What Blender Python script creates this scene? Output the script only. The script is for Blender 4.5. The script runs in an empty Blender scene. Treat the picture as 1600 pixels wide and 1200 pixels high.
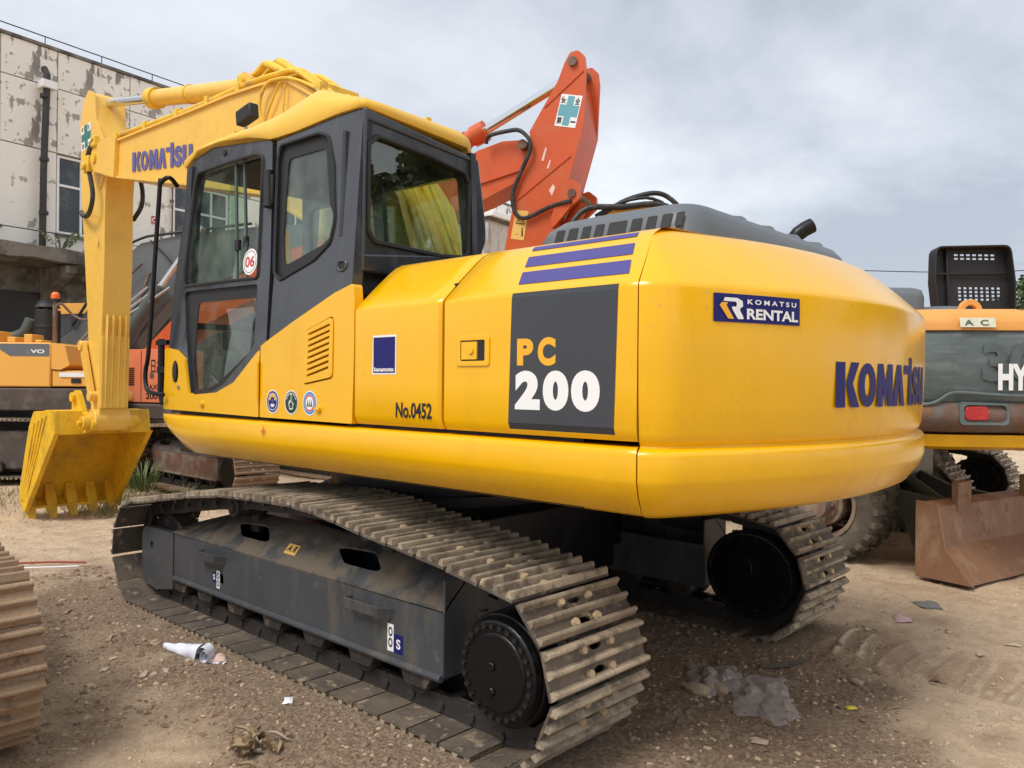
import bpy, bmesh, math, random
from mathutils import Vector, Matrix, noise
from mathutils.geometry import delaunay_2d_cdt
random.seed(7)
R = math.radians; PI = math.pi; V = Vector
S = bpy.context.scene; COL = S.collection
# ------------------------------------------------------------------ camera, world, sun, exposure
cd = bpy.data.cameras.new('camera'); cam = bpy.data.objects.new('camera', cd); COL.objects.link(cam)
cd.sensor_width = 36.0; cd.lens = 36.0 * 1256.0 / 1600.0; cd.clip_start = 0.05; cd.clip_end = 3000
CY, CR = R(-47.209), R(0.535)
fw = V((math.cos(CY), math.sin(CY), 0.0)); rt = V((math.sin(CY), -math.cos(CY), 0.0)); up = V((0, 0, 1))
rt2 = math.cos(CR) * rt + math.sin(CR) * up; up2 = -math.sin(CR) * rt + math.cos(CR) * up
m = Matrix((rt2, up2, -fw)).transposed().to_4x4(); m.translation = V((-3.941, 3.592, 1.508))
cam.matrix_world = m; S.camera = cam
S.view_settings.view_transform = 'Standard'; S.view_settings.look = 'None'
S.view_settings.gamma = 1.0; S.view_settings.exposure = 0.30
S.view_settings.use_curve_mapping = False
S.render.engine = 'CYCLES'; S.cycles.use_denoising = True
S.cycles.max_bounces = 6; S.cycles.transparent_max_bounces = 12

SKYOFF = (9.3, 0.4, 4.0)
SUN_EL, SUN_AZ = 55.0, 88.0     # azimuth of the sun measured from +X towards +Y
wd = bpy.data.worlds.new('World'); S.world = wd; wd.use_nodes = True
nt = wd.node_tree; nt.nodes.clear(); N = nt.nodes.new; LK = nt.links.new
out = N('ShaderNodeOutputWorld'); bg1 = N('ShaderNodeBackground'); bg2 = N('ShaderNodeBackground'); mixs = N('ShaderNodeMixShader')
sky = N('ShaderNodeTexSky'); sky.sky_type = 'NISHITA'; sky.sun_disc = False
sky.sun_elevation = R(SUN_EL); sky.sun_rotation = R(90 - SUN_AZ)
LK(sky.outputs[0], bg1.inputs[0]); bg1.inputs[1].default_value = 0.10
tc = N('ShaderNodeTexCoord'); sep = N('ShaderNodeSeparateXYZ'); LK(tc.outputs['Generated'], sep.inputs[0])
ad = N('ShaderNodeMath'); ad.operation = 'ADD'; LK(sep.outputs[2], ad.inputs[0]); ad.inputs[1].default_value = 0.22
mx = N('ShaderNodeMath'); mx.operation = 'MAXIMUM'; LK(ad.outputs[0], mx.inputs[0]); mx.inputs[1].default_value = 0.08
dv = []
for k in (0, 1):
    q = N('ShaderNodeMath'); q.operation = 'DIVIDE'; LK(sep.outputs[k], q.inputs[0]); LK(mx.outputs[0], q.inputs[1]); dv.append(q)
cb = N('ShaderNodeCombineXYZ'); LK(dv[0].outputs[0], cb.inputs[0]); LK(dv[1].outputs[0], cb.inputs[1])
n1 = N('ShaderNodeTexNoise'); so = N('ShaderNodeVectorMath'); so.operation = 'ADD'; LK(cb.outputs[0], so.inputs[0]); so.inputs[1].default_value = SKYOFF; LK(so.outputs[0], n1.inputs['Vector']); n1.inputs['Scale'].default_value = 0.55
n1.inputs['Detail'].default_value = 9; n1.inputs['Roughness'].default_value = 0.56; n1.inputs['Distortion'].default_value = 0.35
cr = N('ShaderNodeValToRGB'); LK(n1.outputs['Fac'], cr.inputs[0])
cr.color_ramp.elements[0].position = 0.36; cr.color_ramp.elements[0].color = (0.45, 0.49, 0.56, 1)
cr.color_ramp.elements[1].position = 0.62; cr.color_ramp.elements[1].color = (0.93, 0.95, 0.99, 1)
e = cr.color_ramp.elements.new(0.49); e.color = (0.71, 0.745, 0.80, 1)
LK(cr.outputs[0], bg2.inputs[0]); bg2.inputs[1].default_value = 1.0
mixs.inputs[0].default_value = 0.86; LK(bg1.outputs[0], mixs.inputs[1]); LK(bg2.outputs[0], mixs.inputs[2]); LK(mixs.outputs[0], out.inputs[0])
sd = bpy.data.lights.new('sun', 'SUN'); sun = bpy.data.objects.new('sun', sd); COL.objects.link(sun)
sd.energy = 2.1; sd.angle = R(24); sd.color = (1.0, 0.96, 0.9)
sv = V((math.cos(R(SUN_EL)) * math.cos(R(SUN_AZ)), math.cos(R(SUN_EL)) * math.sin(R(SUN_AZ)), math.sin(R(SUN_EL))))
sun.rotation_euler = sv.to_track_quat('Z', 'Y').to_euler(); sun.location = (0, 0, 30)

# ------------------------------------------------------------------ materials
def material(name, base, rough=0.5, var=0.15, vscale=3.0, dirt=None, dthr=0.55, dscale=2.5, damt=0.8, dstretch=(1, 1, 1),
             bump=0.0, bscale=40.0, metal=0.0, coat=0.0, objrand=0.0, dirt2=None, d2thr=0.62, d2scale=9.0, emit=None, soft=0.06, spec=0.5, drough=None, wave=0.0, speck=0.0):
    mt = bpy.data.materials.new(name); mt.use_nodes = True; t = mt.node_tree; t.nodes.clear(); N = t.nodes.new; L = t.links.new
    o = N('ShaderNodeOutputMaterial'); p = N('ShaderNodeBsdfPrincipled'); L(p.outputs[0], o.inputs[0])
    p.inputs['Roughness'].default_value = rough; p.inputs['Metallic'].default_value = metal
    p.inputs['Coat Weight'].default_value = coat; p.inputs['Coat Roughness'].default_value = 0.12; p.inputs['Specular IOR Level'].default_value = spec
    c = N('ShaderNodeTexCoord')
    def nz(scale, det=5, stretch=(1, 1, 1), ro=0.6):
        mp = N('ShaderNodeMapping'); mp.inputs['Scale'].default_value = stretch; L(c.outputs['Object'], mp.inputs[0])
        if objrand:
            oi = N('ShaderNodeObjectInfo'); mu = N('ShaderNodeMath'); mu.operation = 'MULTIPLY'; mu.inputs[1].default_value = 37.0
            L(oi.outputs['Random'], mu.inputs[0]); L(mu.outputs[0], mp.inputs['Location'])
        n = N('ShaderNodeTexNoise'); n.inputs['Scale'].default_value = scale; n.inputs['Detail'].default_value = det; n.inputs['Roughness'].default_value = ro
        L(mp.outputs[0], n.inputs['Vector']); return n
    hs = N('ShaderNodeHueSaturation'); hs.inputs['Color'].default_value = (*base, 1)
    a = nz(vscale); mr = N('ShaderNodeMapRange'); L(a.outputs['Fac'], mr.inputs[0])
    mr.inputs[1].default_value = 0.25; mr.inputs[2].default_value = 0.75; mr.inputs[3].default_value = 1 - var; mr.inputs[4].default_value = 1 + var
    L(mr.outputs[0], hs.inputs['Value']); cur = hs.outputs[0]
    if objrand:
        oi = N('ShaderNodeObjectInfo'); m2 = N('ShaderNodeMapRange'); L(oi.outputs['Random'], m2.inputs[0]); m2.inputs[3].default_value = 1 - objrand; m2.inputs[4].default_value = 1 + objrand
        h2 = N('ShaderNodeHueSaturation'); L(cur, h2.inputs['Color']); L(m2.outputs[0], h2.inputs['Value']); cur = h2.outputs[0]
    rsrc = None
    for (dc, th, sc, am, st) in ((dirt, dthr, dscale, damt, dstretch), (dirt2, d2thr, d2scale, damt, (1, 1, 1))):
        if dc is None: continue
        d = nz(sc, 8, st, 0.65); r = N('ShaderNodeMapRange'); L(d.outputs['Fac'], r.inputs[0]); r.inputs[1].default_value = th - soft; r.inputs[2].default_value = th + soft
        r.inputs[3].default_value = 0; r.inputs[4].default_value = am
        mxx = N('ShaderNodeMix'); mxx.data_type = 'RGBA'; L(r.outputs[0], mxx.inputs[0]); L(cur, mxx.inputs[6]); mxx.inputs[7].default_value = (*dc, 1); cur = mxx.outputs[2]; rsrc = r
    if speck:
        sp_ = nz(60, 3, (1, 1, 1), 0.5); big = nz(1.4, 3); sr = N('ShaderNodeMapRange'); L(sp_.outputs['Fac'], sr.inputs[0]); sr.inputs[1].default_value = 0.66; sr.inputs[2].default_value = 0.72
        br = N('ShaderNodeMapRange'); L(big.outputs['Fac'], br.inputs[0]); br.inputs[1].default_value = 0.42; br.inputs[2].default_value = 0.65; br.inputs[4].default_value = speck
        mu_ = N('ShaderNodeMath'); mu_.operation = 'MULTIPLY'; L(sr.outputs[0], mu_.inputs[0]); L(br.outputs[0], mu_.inputs[1])
        ms = N('ShaderNodeMix'); ms.data_type = 'RGBA'; L(mu_.outputs[0], ms.inputs[0]); L(cur, ms.inputs[6]); ms.inputs[7].default_value = (0.45, 0.30, 0.13, 1); cur = ms.outputs[2]
    L(cur, p.inputs['Base Color'])
    if rsrc is not None:
        rr = N('ShaderNodeMapRange'); L(rsrc.outputs[0], rr.inputs[0]); rr.inputs[3].default_value = rough; rr.inputs[4].default_value = drough or min(1, rough + 0.35); L(rr.outputs[0], p.inputs['Roughness'])
    if bump:
        b = nz(bscale, 6); bp = N('ShaderNodeBump'); bp.inputs['Strength'].default_value = bump; bp.inputs['Distance'].default_value = 0.01
        L(b.outputs['Fac'], bp.inputs['Height']); L(bp.outputs[0], p.inputs['Normal'])
        if wave:
            w = nz(2.6, 2); bw = N('ShaderNodeBump'); bw.inputs['Strength'].default_value = wave; bw.inputs['Distance'].default_value = 0.05
            L(w.outputs['Fac'], bw.inputs['Height']); L(bp.outputs[0], bw.inputs['Normal']); L(bw.outputs[0], p.inputs['Normal']); L(bw.outputs[0], p.inputs['Coat Normal'])
    if emit: p.inputs['Emission Color'].default_value = (*emit, 1); p.inputs['Emission Strength'].default_value = 1
    return mt
def glass(name, tint=(0.80, 0.9, 0.86), f0=0.05, rough=0.004, grime=0.05):
    mt = bpy.data.materials.new(name); mt.use_nodes = True; t = mt.node_tree; t.nodes.clear(); N = t.nodes.new; L = t.links.new
    o = N('ShaderNodeOutputMaterial'); mx = N('ShaderNodeMixShader'); tr = N('ShaderNodeBsdfTransparent'); gl = N('ShaderNodeBsdfGlossy')
    tr.inputs[0].default_value = (*tint, 1); gl.inputs['Roughness'].default_value = rough
    ge = N('ShaderNodeNewGeometry'); dt = N('ShaderNodeVectorMath'); dt.operation = 'DOT_PRODUCT'; L(ge.outputs['Normal'], dt.inputs[0]); L(ge.outputs['Incoming'], dt.inputs[1])
    prev = dt.outputs['Value']
    for op, v in (('ABSOLUTE', None), ('SUBTRACT', 1.0), ('POWER', 5.0), ('MULTIPLY_ADD', 1 - f0)):
        q = N('ShaderNodeMath'); q.operation = op
        if op == 'SUBTRACT': q.inputs[0].default_value = 1.0; L(prev, q.inputs[1])
        else:
            L(prev, q.inputs[0])
            if v is not None: q.inputs[1].default_value = v
            if op == 'MULTIPLY_ADD': q.inputs[2].default_value = f0
        prev = q.outputs[0]
    L(prev, mx.inputs[0]); L(tr.outputs[0], mx.inputs[1]); L(gl.outputs[0], mx.inputs[2])
    df = N('ShaderNodeBsdfDiffuse'); df.inputs[0].default_value = (0.5, 0.5, 0.46, 1); m2 = N('ShaderNodeMixShader')
    c = N('ShaderNodeTexCoord'); n = N('ShaderNodeTexNoise'); n.inputs['Scale'].default_value = 6; n.inputs['Detail'].default_value = 8; L(c.outputs['Object'], n.inputs[0])
    r = N('ShaderNodeMapRange'); L(n.outputs[0], r.inputs[0]); r.inputs[1].default_value = 0.4; r.inputs[2].default_value = 0.75; r.inputs[4].default_value = grime * 2
    L(r.outputs[0], m2.inputs[0]); L(mx.outputs[0], m2.inputs[1]); L(df.outputs[0], m2.inputs[2]); L(m2.outputs[0], o.inputs[0]); return mt
MUD = (0.20, 0.145, 0.095); DRY = (0.42, 0.34, 0.24); RUST = (0.20, 0.075, 0.035)
M = {}
M['yellow'] = material('yellow_paint', (0.85, 0.45, 0.0), 0.24, 0.04, 1.2, dirt=(0.62, 0.33, 0.01), dthr=0.66, dscale=2.0, damt=0.35, dstretch=(2.2, 2.2, 0.35), bump=0.06, bscale=55, coat=0.3, soft=0.12, spec=0.4, wave=0.10, speck=0.5)
M['boomyellow'] = material('boom_yellow_paint', (0.84, 0.51, 0.085), 0.38, 0.07, 1.5, dirt=(0.58, 0.33, 0.05), dthr=0.60, dscale=3, damt=0.5, wave=0.12, speck=0.7, bump=0.10, bscale=30, coat=0.15, soft=0.1)
M['roofyellow'] = material('roof_yellow_paint', (0.83, 0.49, 0.05), 0.42, 0.06, 2, dirt=(0.55, 0.40, 0.2), dthr=0.62, dscale=4, damt=0.4, bump=0.06, soft=0.1)
M['hoseyellow'] = material('hose_yellow_paint', (0.80, 0.50, 0.04), 0.5, 0.15, 5, dirt=(0.30, 0.22, 0.14), dthr=0.6, dscale=7, damt=0.7)
M['bucket'] = material('bucket_yellow_paint', (0.80, 0.47, 0.012), 0.5, 0.1, 3, dirt=(0.42, 0.26, 0.04), dthr=0.57, dscale=4, damt=0.7, bump=0.3, bscale=25, soft=0.12, dirt2=(0.30, 0.19, 0.07), d2thr=0.70, d2scale=16, speck=0.9)
M['cabgrey'] = material('cab_grey_paint', (0.034, 0.036, 0.043), 0.22, 0.12, 2, dirt=(0.085, 0.09, 0.10), dthr=0.62, dscale=3.5, damt=0.6, dstretch=(2, 2, 0.6), bump=0.06, bscale=20, wave=0.15, coat=0.3, soft=0.1)
M['hood'] = material('hood_grey_paint', (0.115, 0.13, 0.145), 0.42, 0.1, 3, dirt=(0.2, 0.2, 0.19), dthr=0.6, dscale=4, damt=0.5, bump=0.05)
M['decaldark'] = material('dark_vinyl', (0.040, 0.045, 0.055), 0.38, 0.05, 2)
M['black'] = material('black_paint', (0.006, 0.006, 0.008), 0.35, 0.2, 4, dirt=(0.02, 0.017, 0.014), dthr=0.62, dscale=5, damt=0.5, bump=0.1, spec=0.3)
M['rubber'] = material('black_rubber', (0.014, 0.014, 0.015), 0.6, 0.2, 6)
M['frame'] = material('track_frame_grey_paint', (0.060, 0.065, 0.072), 0.42, 0.15, 3, dirt=(0.13, 0.115, 0.09), dthr=0.56, dscale=3.5, damt=0.6, dstretch=(2.0, 2.0, 0.35), bump=0.22, bscale=34, dirt2=(0.17, 0.125, 0.08), d2thr=0.66, d2scale=14, wave=0.15)
M['frametop'] = material('muddy_track_frame', (0.05, 0.05, 0.052), 0.6, 0.2, 5, dirt=(0.15, 0.115, 0.08), dthr=0.46, dscale=6, damt=0.85, bump=0.5, bscale=60)
M['shoe'] = material('muddy_track_steel', (0.13, 0.10, 0.072), 0.62, 0.25, 6, dirt=(0.075, 0.06, 0.05), dthr=0.50, dscale=7, damt=0.85, dirt2=(0.36, 0.27, 0.17), d2thr=0.61, d2scale=14, bump=0.5, bscale=70, objrand=0.22)
M['grouser'] = material('worn_grouser_steel', (0.36, 0.29, 0.205), 0.5, 0.25, 8, dirt=(0.14, 0.105, 0.075), dthr=0.54, dscale=9, damt=0.8, bump=0.5, bscale=90, objrand=0.2)
M['chain'] = material('oily_chain_steel', (0.035, 0.03, 0.027), 0.5, 0.3, 9, dirt=(0.13, 0.095, 0.06), dthr=0.6, dscale=10, damt=0.8, bump=0.5, bscale=60)
M['rustshoe'] = material('rusty_track_steel', (0.28, 0.175, 0.105), 0.75, 0.2, 5, dirt=(0.30, 0.215, 0.135), dthr=0.5, dscale=5, damt=0.8, dirt2=(0.11, 0.07, 0.05), d2thr=0.62, d2scale=12, bump=0.7, bscale=60, objrand=0.12)
M['rusttrack'] = material('rusty_track_metal', (0.14, 0.07, 0.045), 0.8, 0.3, 4, dirt=(0.20, 0.17, 0.14), dthr=0.52, dscale=5, damt=0.8, bump=0.4)
M['bolt'] = material('worn_bolt', (0.45, 0.33, 0.2), 0.5, 0.2, 10)
M['oilblack'] = material('oily_black_hub', (0.005, 0.005, 0.006), 0.30, 0.2, 6, bump=0.35, bscale=18, spec=0.35)
M['wetbolt'] = material('greasy_bolt', (0.02, 0.02, 0.021), 0.18, 0.3, 9, bump=0.3)
M['chrome'] = material('chrome_rod', (0.75, 0.77, 0.8), 0.12, 0.02, 5, metal=1.0)
M['steel'] = material('grey_steel', (0.35, 0.35, 0.36), 0.4, 0.1, 5, metal=0.7)
M['hose'] = material('black_hose', (0.02, 0.02, 0.022), 0.45, 0.2, 8, dirt=(0.10, 0.085, 0.07), dthr=0.58, dscale=9, damt=0.6)
M['navy'] = material('navy_vinyl', (0.010, 0.011, 0.135), 0.45, 0.03, 2, spec=0.3)
M['purple'] = material('violet_vinyl', (0.055, 0.045, 0.23), 0.4, 0.05, 2)
M['logo'] = material('faded_blue_vinyl', (0.11, 0.10, 0.30), 0.5, 0.08, 4)
M['white'] = material('white_vinyl', (0.82, 0.82, 0.82), 0.45, 0.03, 4)
M['orangevinyl'] = material('amber_vinyl', (0.85, 0.42, 0.02), 0.4, 0.03, 4)
M['print'] = material('black_print', (0.01, 0.01, 0.012), 0.5, 0.02, 4)
M['red'] = material('red_print', (0.55, 0.03, 0.03), 0.5, 0.05, 4)
M['green'] = material('green_print', (0.02, 0.16, 0.05), 0.5, 0.05, 4)
M['dkgreen'] = material('dark_green_print', (0.01, 0.05, 0.03), 0.5, 0.05, 4)
M['ltblue'] = material('light_blue_print', (0.10, 0.25, 0.55), 0.5, 0.05, 4)
M['teal'] = material('teal_print', (0.12, 0.36, 0.44), 0.5, 0.05, 4)
M['tealgreen'] = material('green_cross_print', (0.03, 0.18, 0.15), 0.5, 0.05, 4)
M['warn'] = material('warning_sticker', (0.78, 0.48, 0.12), 0.5, 0.08, 6)
M['glass'] = glass('cab_glass', (0.82, 0.92, 0.87), 0.06)
M['glassdark'] = glass('tinted_rear_glass', (0.86, 0.90, 0.80), 0.10, grime=0.008)
M['orange'] = material('orange_red_paint', (0.58, 0.088, 0.016), 0.42, 0.12, 1.5, dirt=(0.50, 0.16, 0.06), dthr=0.58, dscale=4, damt=0.4, dirt2=(0.14, 0.06, 0.04), d2thr=0.70, d2scale=10, bump=0.12, soft=0.08)
M['orangepale'] = material('faded_orange_paint', (0.72, 0.20, 0.09), 0.5, 0.1, 2, dirt=(0.5, 0.25, 0.15), dthr=0.6, dscale=4, damt=0.5)
M['volvoyel'] = material('amber_body_paint', (0.80, 0.40, 0.07), 0.45, 0.06, 2, dirt=(0.5, 0.25, 0.07), dthr=0.64, dscale=4, damt=0.5)
M['darkgreyp'] = material('dark_grey_boom_paint', (0.12, 0.135, 0.145), 0.5, 0.15, 2, dirt=(0.16, 0.15, 0.14), dthr=0.6, dscale=3, damt=0.6)
M['greengrey'] = material('green_grey_paint', (0.075, 0.095, 0.09), 0.5, 0.15, 3)
M['deckbrown'] = material('dusty_deck_steel', (0.075, 0.055, 0.045), 0.7, 0.2, 4, dirt=(0.16, 0.13, 0.11), dthr=0.55, dscale=3, damt=0.7)
M['peach'] = material('faded_peach_paint', (0.72, 0.33, 0.075), 0.5, 0.08, 2, dirt=(0.10, 0.045, 0.02), dthr=0.665, dscale=6, damt=0.9, dstretch=(1, 1, 2), soft=0.015, bump=0.1)
M['slate'] = material('scuffed_slate_paint', (0.10, 0.13, 0.13), 0.5, 0.2, 2.5, dirt=(0.17, 0.19, 0.19), dthr=0.55, dscale=5, damt=0.7, dstretch=(0.6, 0.6, 3), dirt2=(0.22, 0.085, 0.035), d2thr=0.66, d2scale=4, bump=0.2)
M['rustband'] = material('rusty_ballast_edge', (0.15, 0.085, 0.06), 0.7, 0.25, 4, dirt=(0.13, 0.13, 0.125), dthr=0.52, dscale=6, damt=0.8, dirt2=(0.32, 0.12, 0.04), d2thr=0.64, d2scale=8, bump=0.4)
M['blade'] = material('rusty_blade_steel', (0.22, 0.115, 0.065), 0.5, 0.2, 3, dirt=(0.32, 0.215, 0.14), dthr=0.55, dscale=4, damt=0.7, dstretch=(1, 1, .5), dirt2=(0.15, 0.06, 0.035), d2thr=0.64, d2scale=8, bump=0.2)
M['tyre'] = material('dusty_tyre_rubber', (0.12, 0.105, 0.085), 0.85, 0.25, 5, dirt=(0.20, 0.175, 0.13), dthr=0.55, dscale=6, damt=0.8, dirt2=(0.08, 0.10, 0.05), d2thr=0.62, d2scale=5, bump=0.4)
M['rim'] = material('rusty_wheel_rim', (0.20, 0.13, 0.10), 0.7, 0.2, 5, dirt=(0.33, 0.26, 0.19), dthr=0.5, dscale=6, damt=0.8)
M['taillight'] = material('red_lens', (0.42, 0.02, 0.02), 0.25, 0.15, 14, dirt=(0.35, 0.2, 0.16), dthr=0.62, dscale=20, damt=0.5)
M['beacon'] = material('orange_lens', (0.85, 0.17, 0.02), 0.25, 0.05, 5)
M['seat'] = material('grey_seat_fabric', (0.06, 0.06, 0.065), 0.9, 0.2, 20)
M['plasticdark'] = material('dark_cab_plastic', (0.03, 0.032, 0.035), 0.6, 0.1, 8)

# ------------------------------------------------------------------ mesh helpers
def tess(loops):
    pts = []; fc = []
    for l in loops: fc.append(list(range(len(pts), len(pts) + len(l)))); pts += [V((a, b)) for a, b in l]
    ed = [(f[i], f[(i + 1) % len(f)]) for f in fc for i in range(len(f))]
    vo, eo, fo, ov, _, _ = delaunay_2d_cdt(pts, ed, [], 0, 1e-7, True); out = []
    for f in fo:
        if not all(ov[i] for i in f): continue
        x = sum(vo[i].x for i in f) / 3; y = sum(vo[i].y for i in f) / 3; c = False
        for i, j in ed:
            a, b = pts[i], pts[j]
            if (a.y > y) != (b.y > y) and x < (b.x - a.x) * (y - a.y) / (b.y - a.y) + a.x: c = not c
        if c: out.append(tuple(ov[i][0] for i in f))
    return out
class MB:
    def __init__(s, T=None): s.v = []; s.f = []; s.mi = []; s.T = T; s.m = 0
    def add(s, vs, fs):
        o = len(s.v)
        s.v += [tuple(s.T @ V(p)) if s.T else tuple(p) for p in vs]
        s.f += [tuple(i + o for i in f) for f in fs]; s.mi += [s.m] * len(fs)
        return s
    def box(s, x0, x1, y0, y1, z0, z1, rot=None, at=None):
        vs = [V((x, y, z)) for x in (x0, x1) for y in (y0, y1) for z in (z0, z1)]
        if rot is not None: vs = [rot @ p for p in vs]
        if at is not None: vs = [p + V(at) for p in vs]
        return s.add(vs, [(0, 1, 3, 2), (4, 6, 7, 5), (0, 4, 5, 1), (2, 3, 7, 6), (0, 2, 6, 4), (1, 5, 7, 3)])
    def loft(s, rings, closed=True, cap=True, loop=False):
        n = len(rings[0]); vs = [p for r in rings for p in r]; fs = []
        k = len(rings)
        for i in range(k if loop else k - 1):
            for j in range(n if closed else n - 1):
                a = i * n + j; b = i * n + (j + 1) % n; i2 = (i + 1) % k
                fs.append((a, b, i2 * n + (j + 1) % n, i2 * n + j))
        if cap and closed and not loop: fs += [tuple(range(n)), tuple(range((k - 1) * n, k * n))]
        return s.add(vs, fs)
    def cyl(s, p0, p1, r0, r1=None, n=16, cap=True):
        p0, p1 = V(p0), V(p1); r1 = r0 if r1 is None else r1; d = (p1 - p0).normalized()
        a = d.orthogonal().normalized(); b = d.cross(a)
        rg = [[p + (a * math.cos(t) + b * math.sin(t)) * r for t in [2 * PI * i / n for i in range(n)]] for p, r in ((p0, r0), (p1, r1))]
        return s.loft(rg, cap=cap)
    def tube(s, pts, r, n=8, smooth=3):
        P = [V(p) for p in pts]
        if smooth and len(P) > 2:
            Q = []
            for i in range(len(P) - 1):
                a, b, c, d = P[max(i - 1, 0)], P[i], P[i + 1], P[min(i + 2, len(P) - 1)]
                for k in range(smooth):
                    t = k / smooth
                    Q.append(0.5 * ((2 * b) + (c - a) * t + (2 * a - 5 * b + 4 * c - d) * t * t + (3 * b - a - 3 * c + d) * t ** 3))
            Q.append(P[-1]); P = Q
        rg = []; prev = None
        for i, p in enumerate(P):
            d = (P[min(i + 1, len(P) - 1)] - P[max(i - 1, 0)]).normalized()
            a = d.orthogonal().normalized() if prev is None else (prev - d * prev.dot(d)).normalized()
            prev = a; b = d.cross(a); rr = r[i * len(r) // len(P)] if isinstance(r, (list, tuple)) else r
            rg.append([p + (a * math.cos(t) + b * math.sin(t)) * rr for t in [2 * PI * k / n for k in range(n)]])
        return s.loft(rg)
    def plate(s, outer, holes, fm, th, base=0.0):
        loops = [list(outer)] + [list(h) for h in holes]
        flat = [p for l in loops for p in l]; tri = tess(loops)
        n = len(flat); vs = [fm(a, b, base) for a, b in flat] + [fm(a, b, base + th) for a, b in flat]
        fs = [tuple(t) for t in tri] + [tuple(i + n for i in reversed(t)) for t in tri]; o = 0
        for l in loops:
            k = len(l)
            for i in range(k): fs.append((o + i, o + (i + 1) % k, n + o + (i + 1) % k, n + o + i))
            o += k
        return s.add(vs, fs)
    def prism(s, pts, y0, y1):    # (x,z) outline extruded along y
        return s.plate(pts, [], lambda a, b, d: (a, d, b), y1 - y0, y0)
    def sphere(s, c, r, n=10, sc=(1, 1, 1)):
        c = V(c); rg = []
        for i in range(1, n // 2 + 1):
            ph = PI * i / (n // 2 + 1)
            rg.append([c + V((r * sc[0] * math.sin(ph) * math.cos(2 * PI * k / n), r * sc[1] * math.sin(ph) * math.sin(2 * PI * k / n), r * sc[2] * math.cos(ph))) for k in range(n)])
        return s.loft(rg)
    def mesh(s, name, mats, ang=32):
        me = bpy.data.meshes.new(name); me.from_pydata(s.v, [], s.f)
        for q in (mats if isinstance(mats, (list, tuple)) else [mats]): me.materials.append(q)
        if isinstance(mats, (list, tuple)): me.polygons.foreach_set('material_index', s.mi)
        bm = bmesh.new(); bm.from_mesh(me); bmesh.ops.recalc_face_normals(bm, faces=bm.faces); bm.to_mesh(me); bm.free()
        me.polygons.foreach_set('use_smooth', [True] * len(me.polygons)); me.set_sharp_from_angle(angle=R(ang)); me.update()
        return me
    def split(s, name, mats, parent=None, **kw):   # every loose piece becomes an object of its own
        par = list(range(len(s.v)))
        def find(i):
            while par[i] != i: par[i] = par[par[i]]; i = par[i]
            return i
        for f in s.f:
            for i in f[1:]: par[find(i)] = find(f[0])
        gr_ = {}
        for f in s.f: gr_.setdefault(find(f[0]), []).append(f)
        obs = []
        for fl in gr_.values():
            ids = sorted({i for f in fl for i in f}); mp = {i: k for k, i in enumerate(ids)}
            b = MB(); b.add([s.v[i] for i in ids], [tuple(mp[i] for i in f) for f in fl]); obs.append(b.build(name, mats, parent, **kw))
        return obs[0]
    def build(s, name, mats, parent=None, bevel=0.0, seg=2, ang=32, kind=None, label=None):
        o = bpy.data.objects.new(name, s.mesh(name, mats, ang)); COL.objects.link(o)
        if parent is not None: o.parent = parent
        if bevel:
            b = o.modifiers.new('bevel', 'BEVEL'); b.width = bevel; b.segments = seg; b.limit_method = 'ANGLE'; b.angle_limit = R(38); b.harden_normals = False
        if kind: o['kind'] = kind
        if label: o['label'] = label
        return o
def thing(name, label, cat, loc=(0, 0, 0), rz=0.0, group=None):
    o = bpy.data.objects.new(name, None); COL.objects.link(o); o.location = loc; o.rotation_euler = (0, 0, rz); o.empty_display_size = 0.3
    o['label'] = label; o['category'] = cat
    if group: o['group'] = group
    return o
def tag(o, label, cat, group=None):
    o['label'] = label; o['category'] = cat
    if group: o['group'] = group
    return o
def dup(o, parent=None):
    c = o.copy(); COL.objects.link(c); c.parent = parent
    return c
def rnd(pts, r=0.03, seg=4):
    out = []; n = len(pts)
    for i, p in enumerate(pts):
        rr = r[i] if isinstance(r, (list, tuple)) else r
        p = V(p).to_2d() if len(p) > 2 else V(p); a = V(pts[i - 1]); b = V(pts[(i + 1) % n])
        da, db = (a - p), (b - p); la, lb = da.length, db.length; da.normalize(); db.normalize()
        ang = math.acos(max(-1, min(1, da.dot(db))))
        if rr <= 0 or ang > R(172): out.append(tuple(p)); continue
        t = min(rr / max(math.tan(ang / 2), 1e-3), la * 0.48, lb * 0.48)
        p0, p1 = p + da * t, p + db * t
        for k in range(seg + 1):
            u = k / seg; out.append(tuple((1 - u) ** 2 * p0 + 2 * u * (1 - u) * p + u * u * p1))
    return out
def rect(x0, x1, y0, y1, r=0.0, seg=4):
    q = [(x0, y0), (x1, y0), (x1, y1), (x0, y1)]
    return rnd(q, r, seg) if r else q
def ell(cx, cy, rx, ry, n=24): return [(cx + rx * math.cos(2 * PI * i / n), cy + ry * math.sin(2 * PI * i / n)) for i in range(n)]
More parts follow.
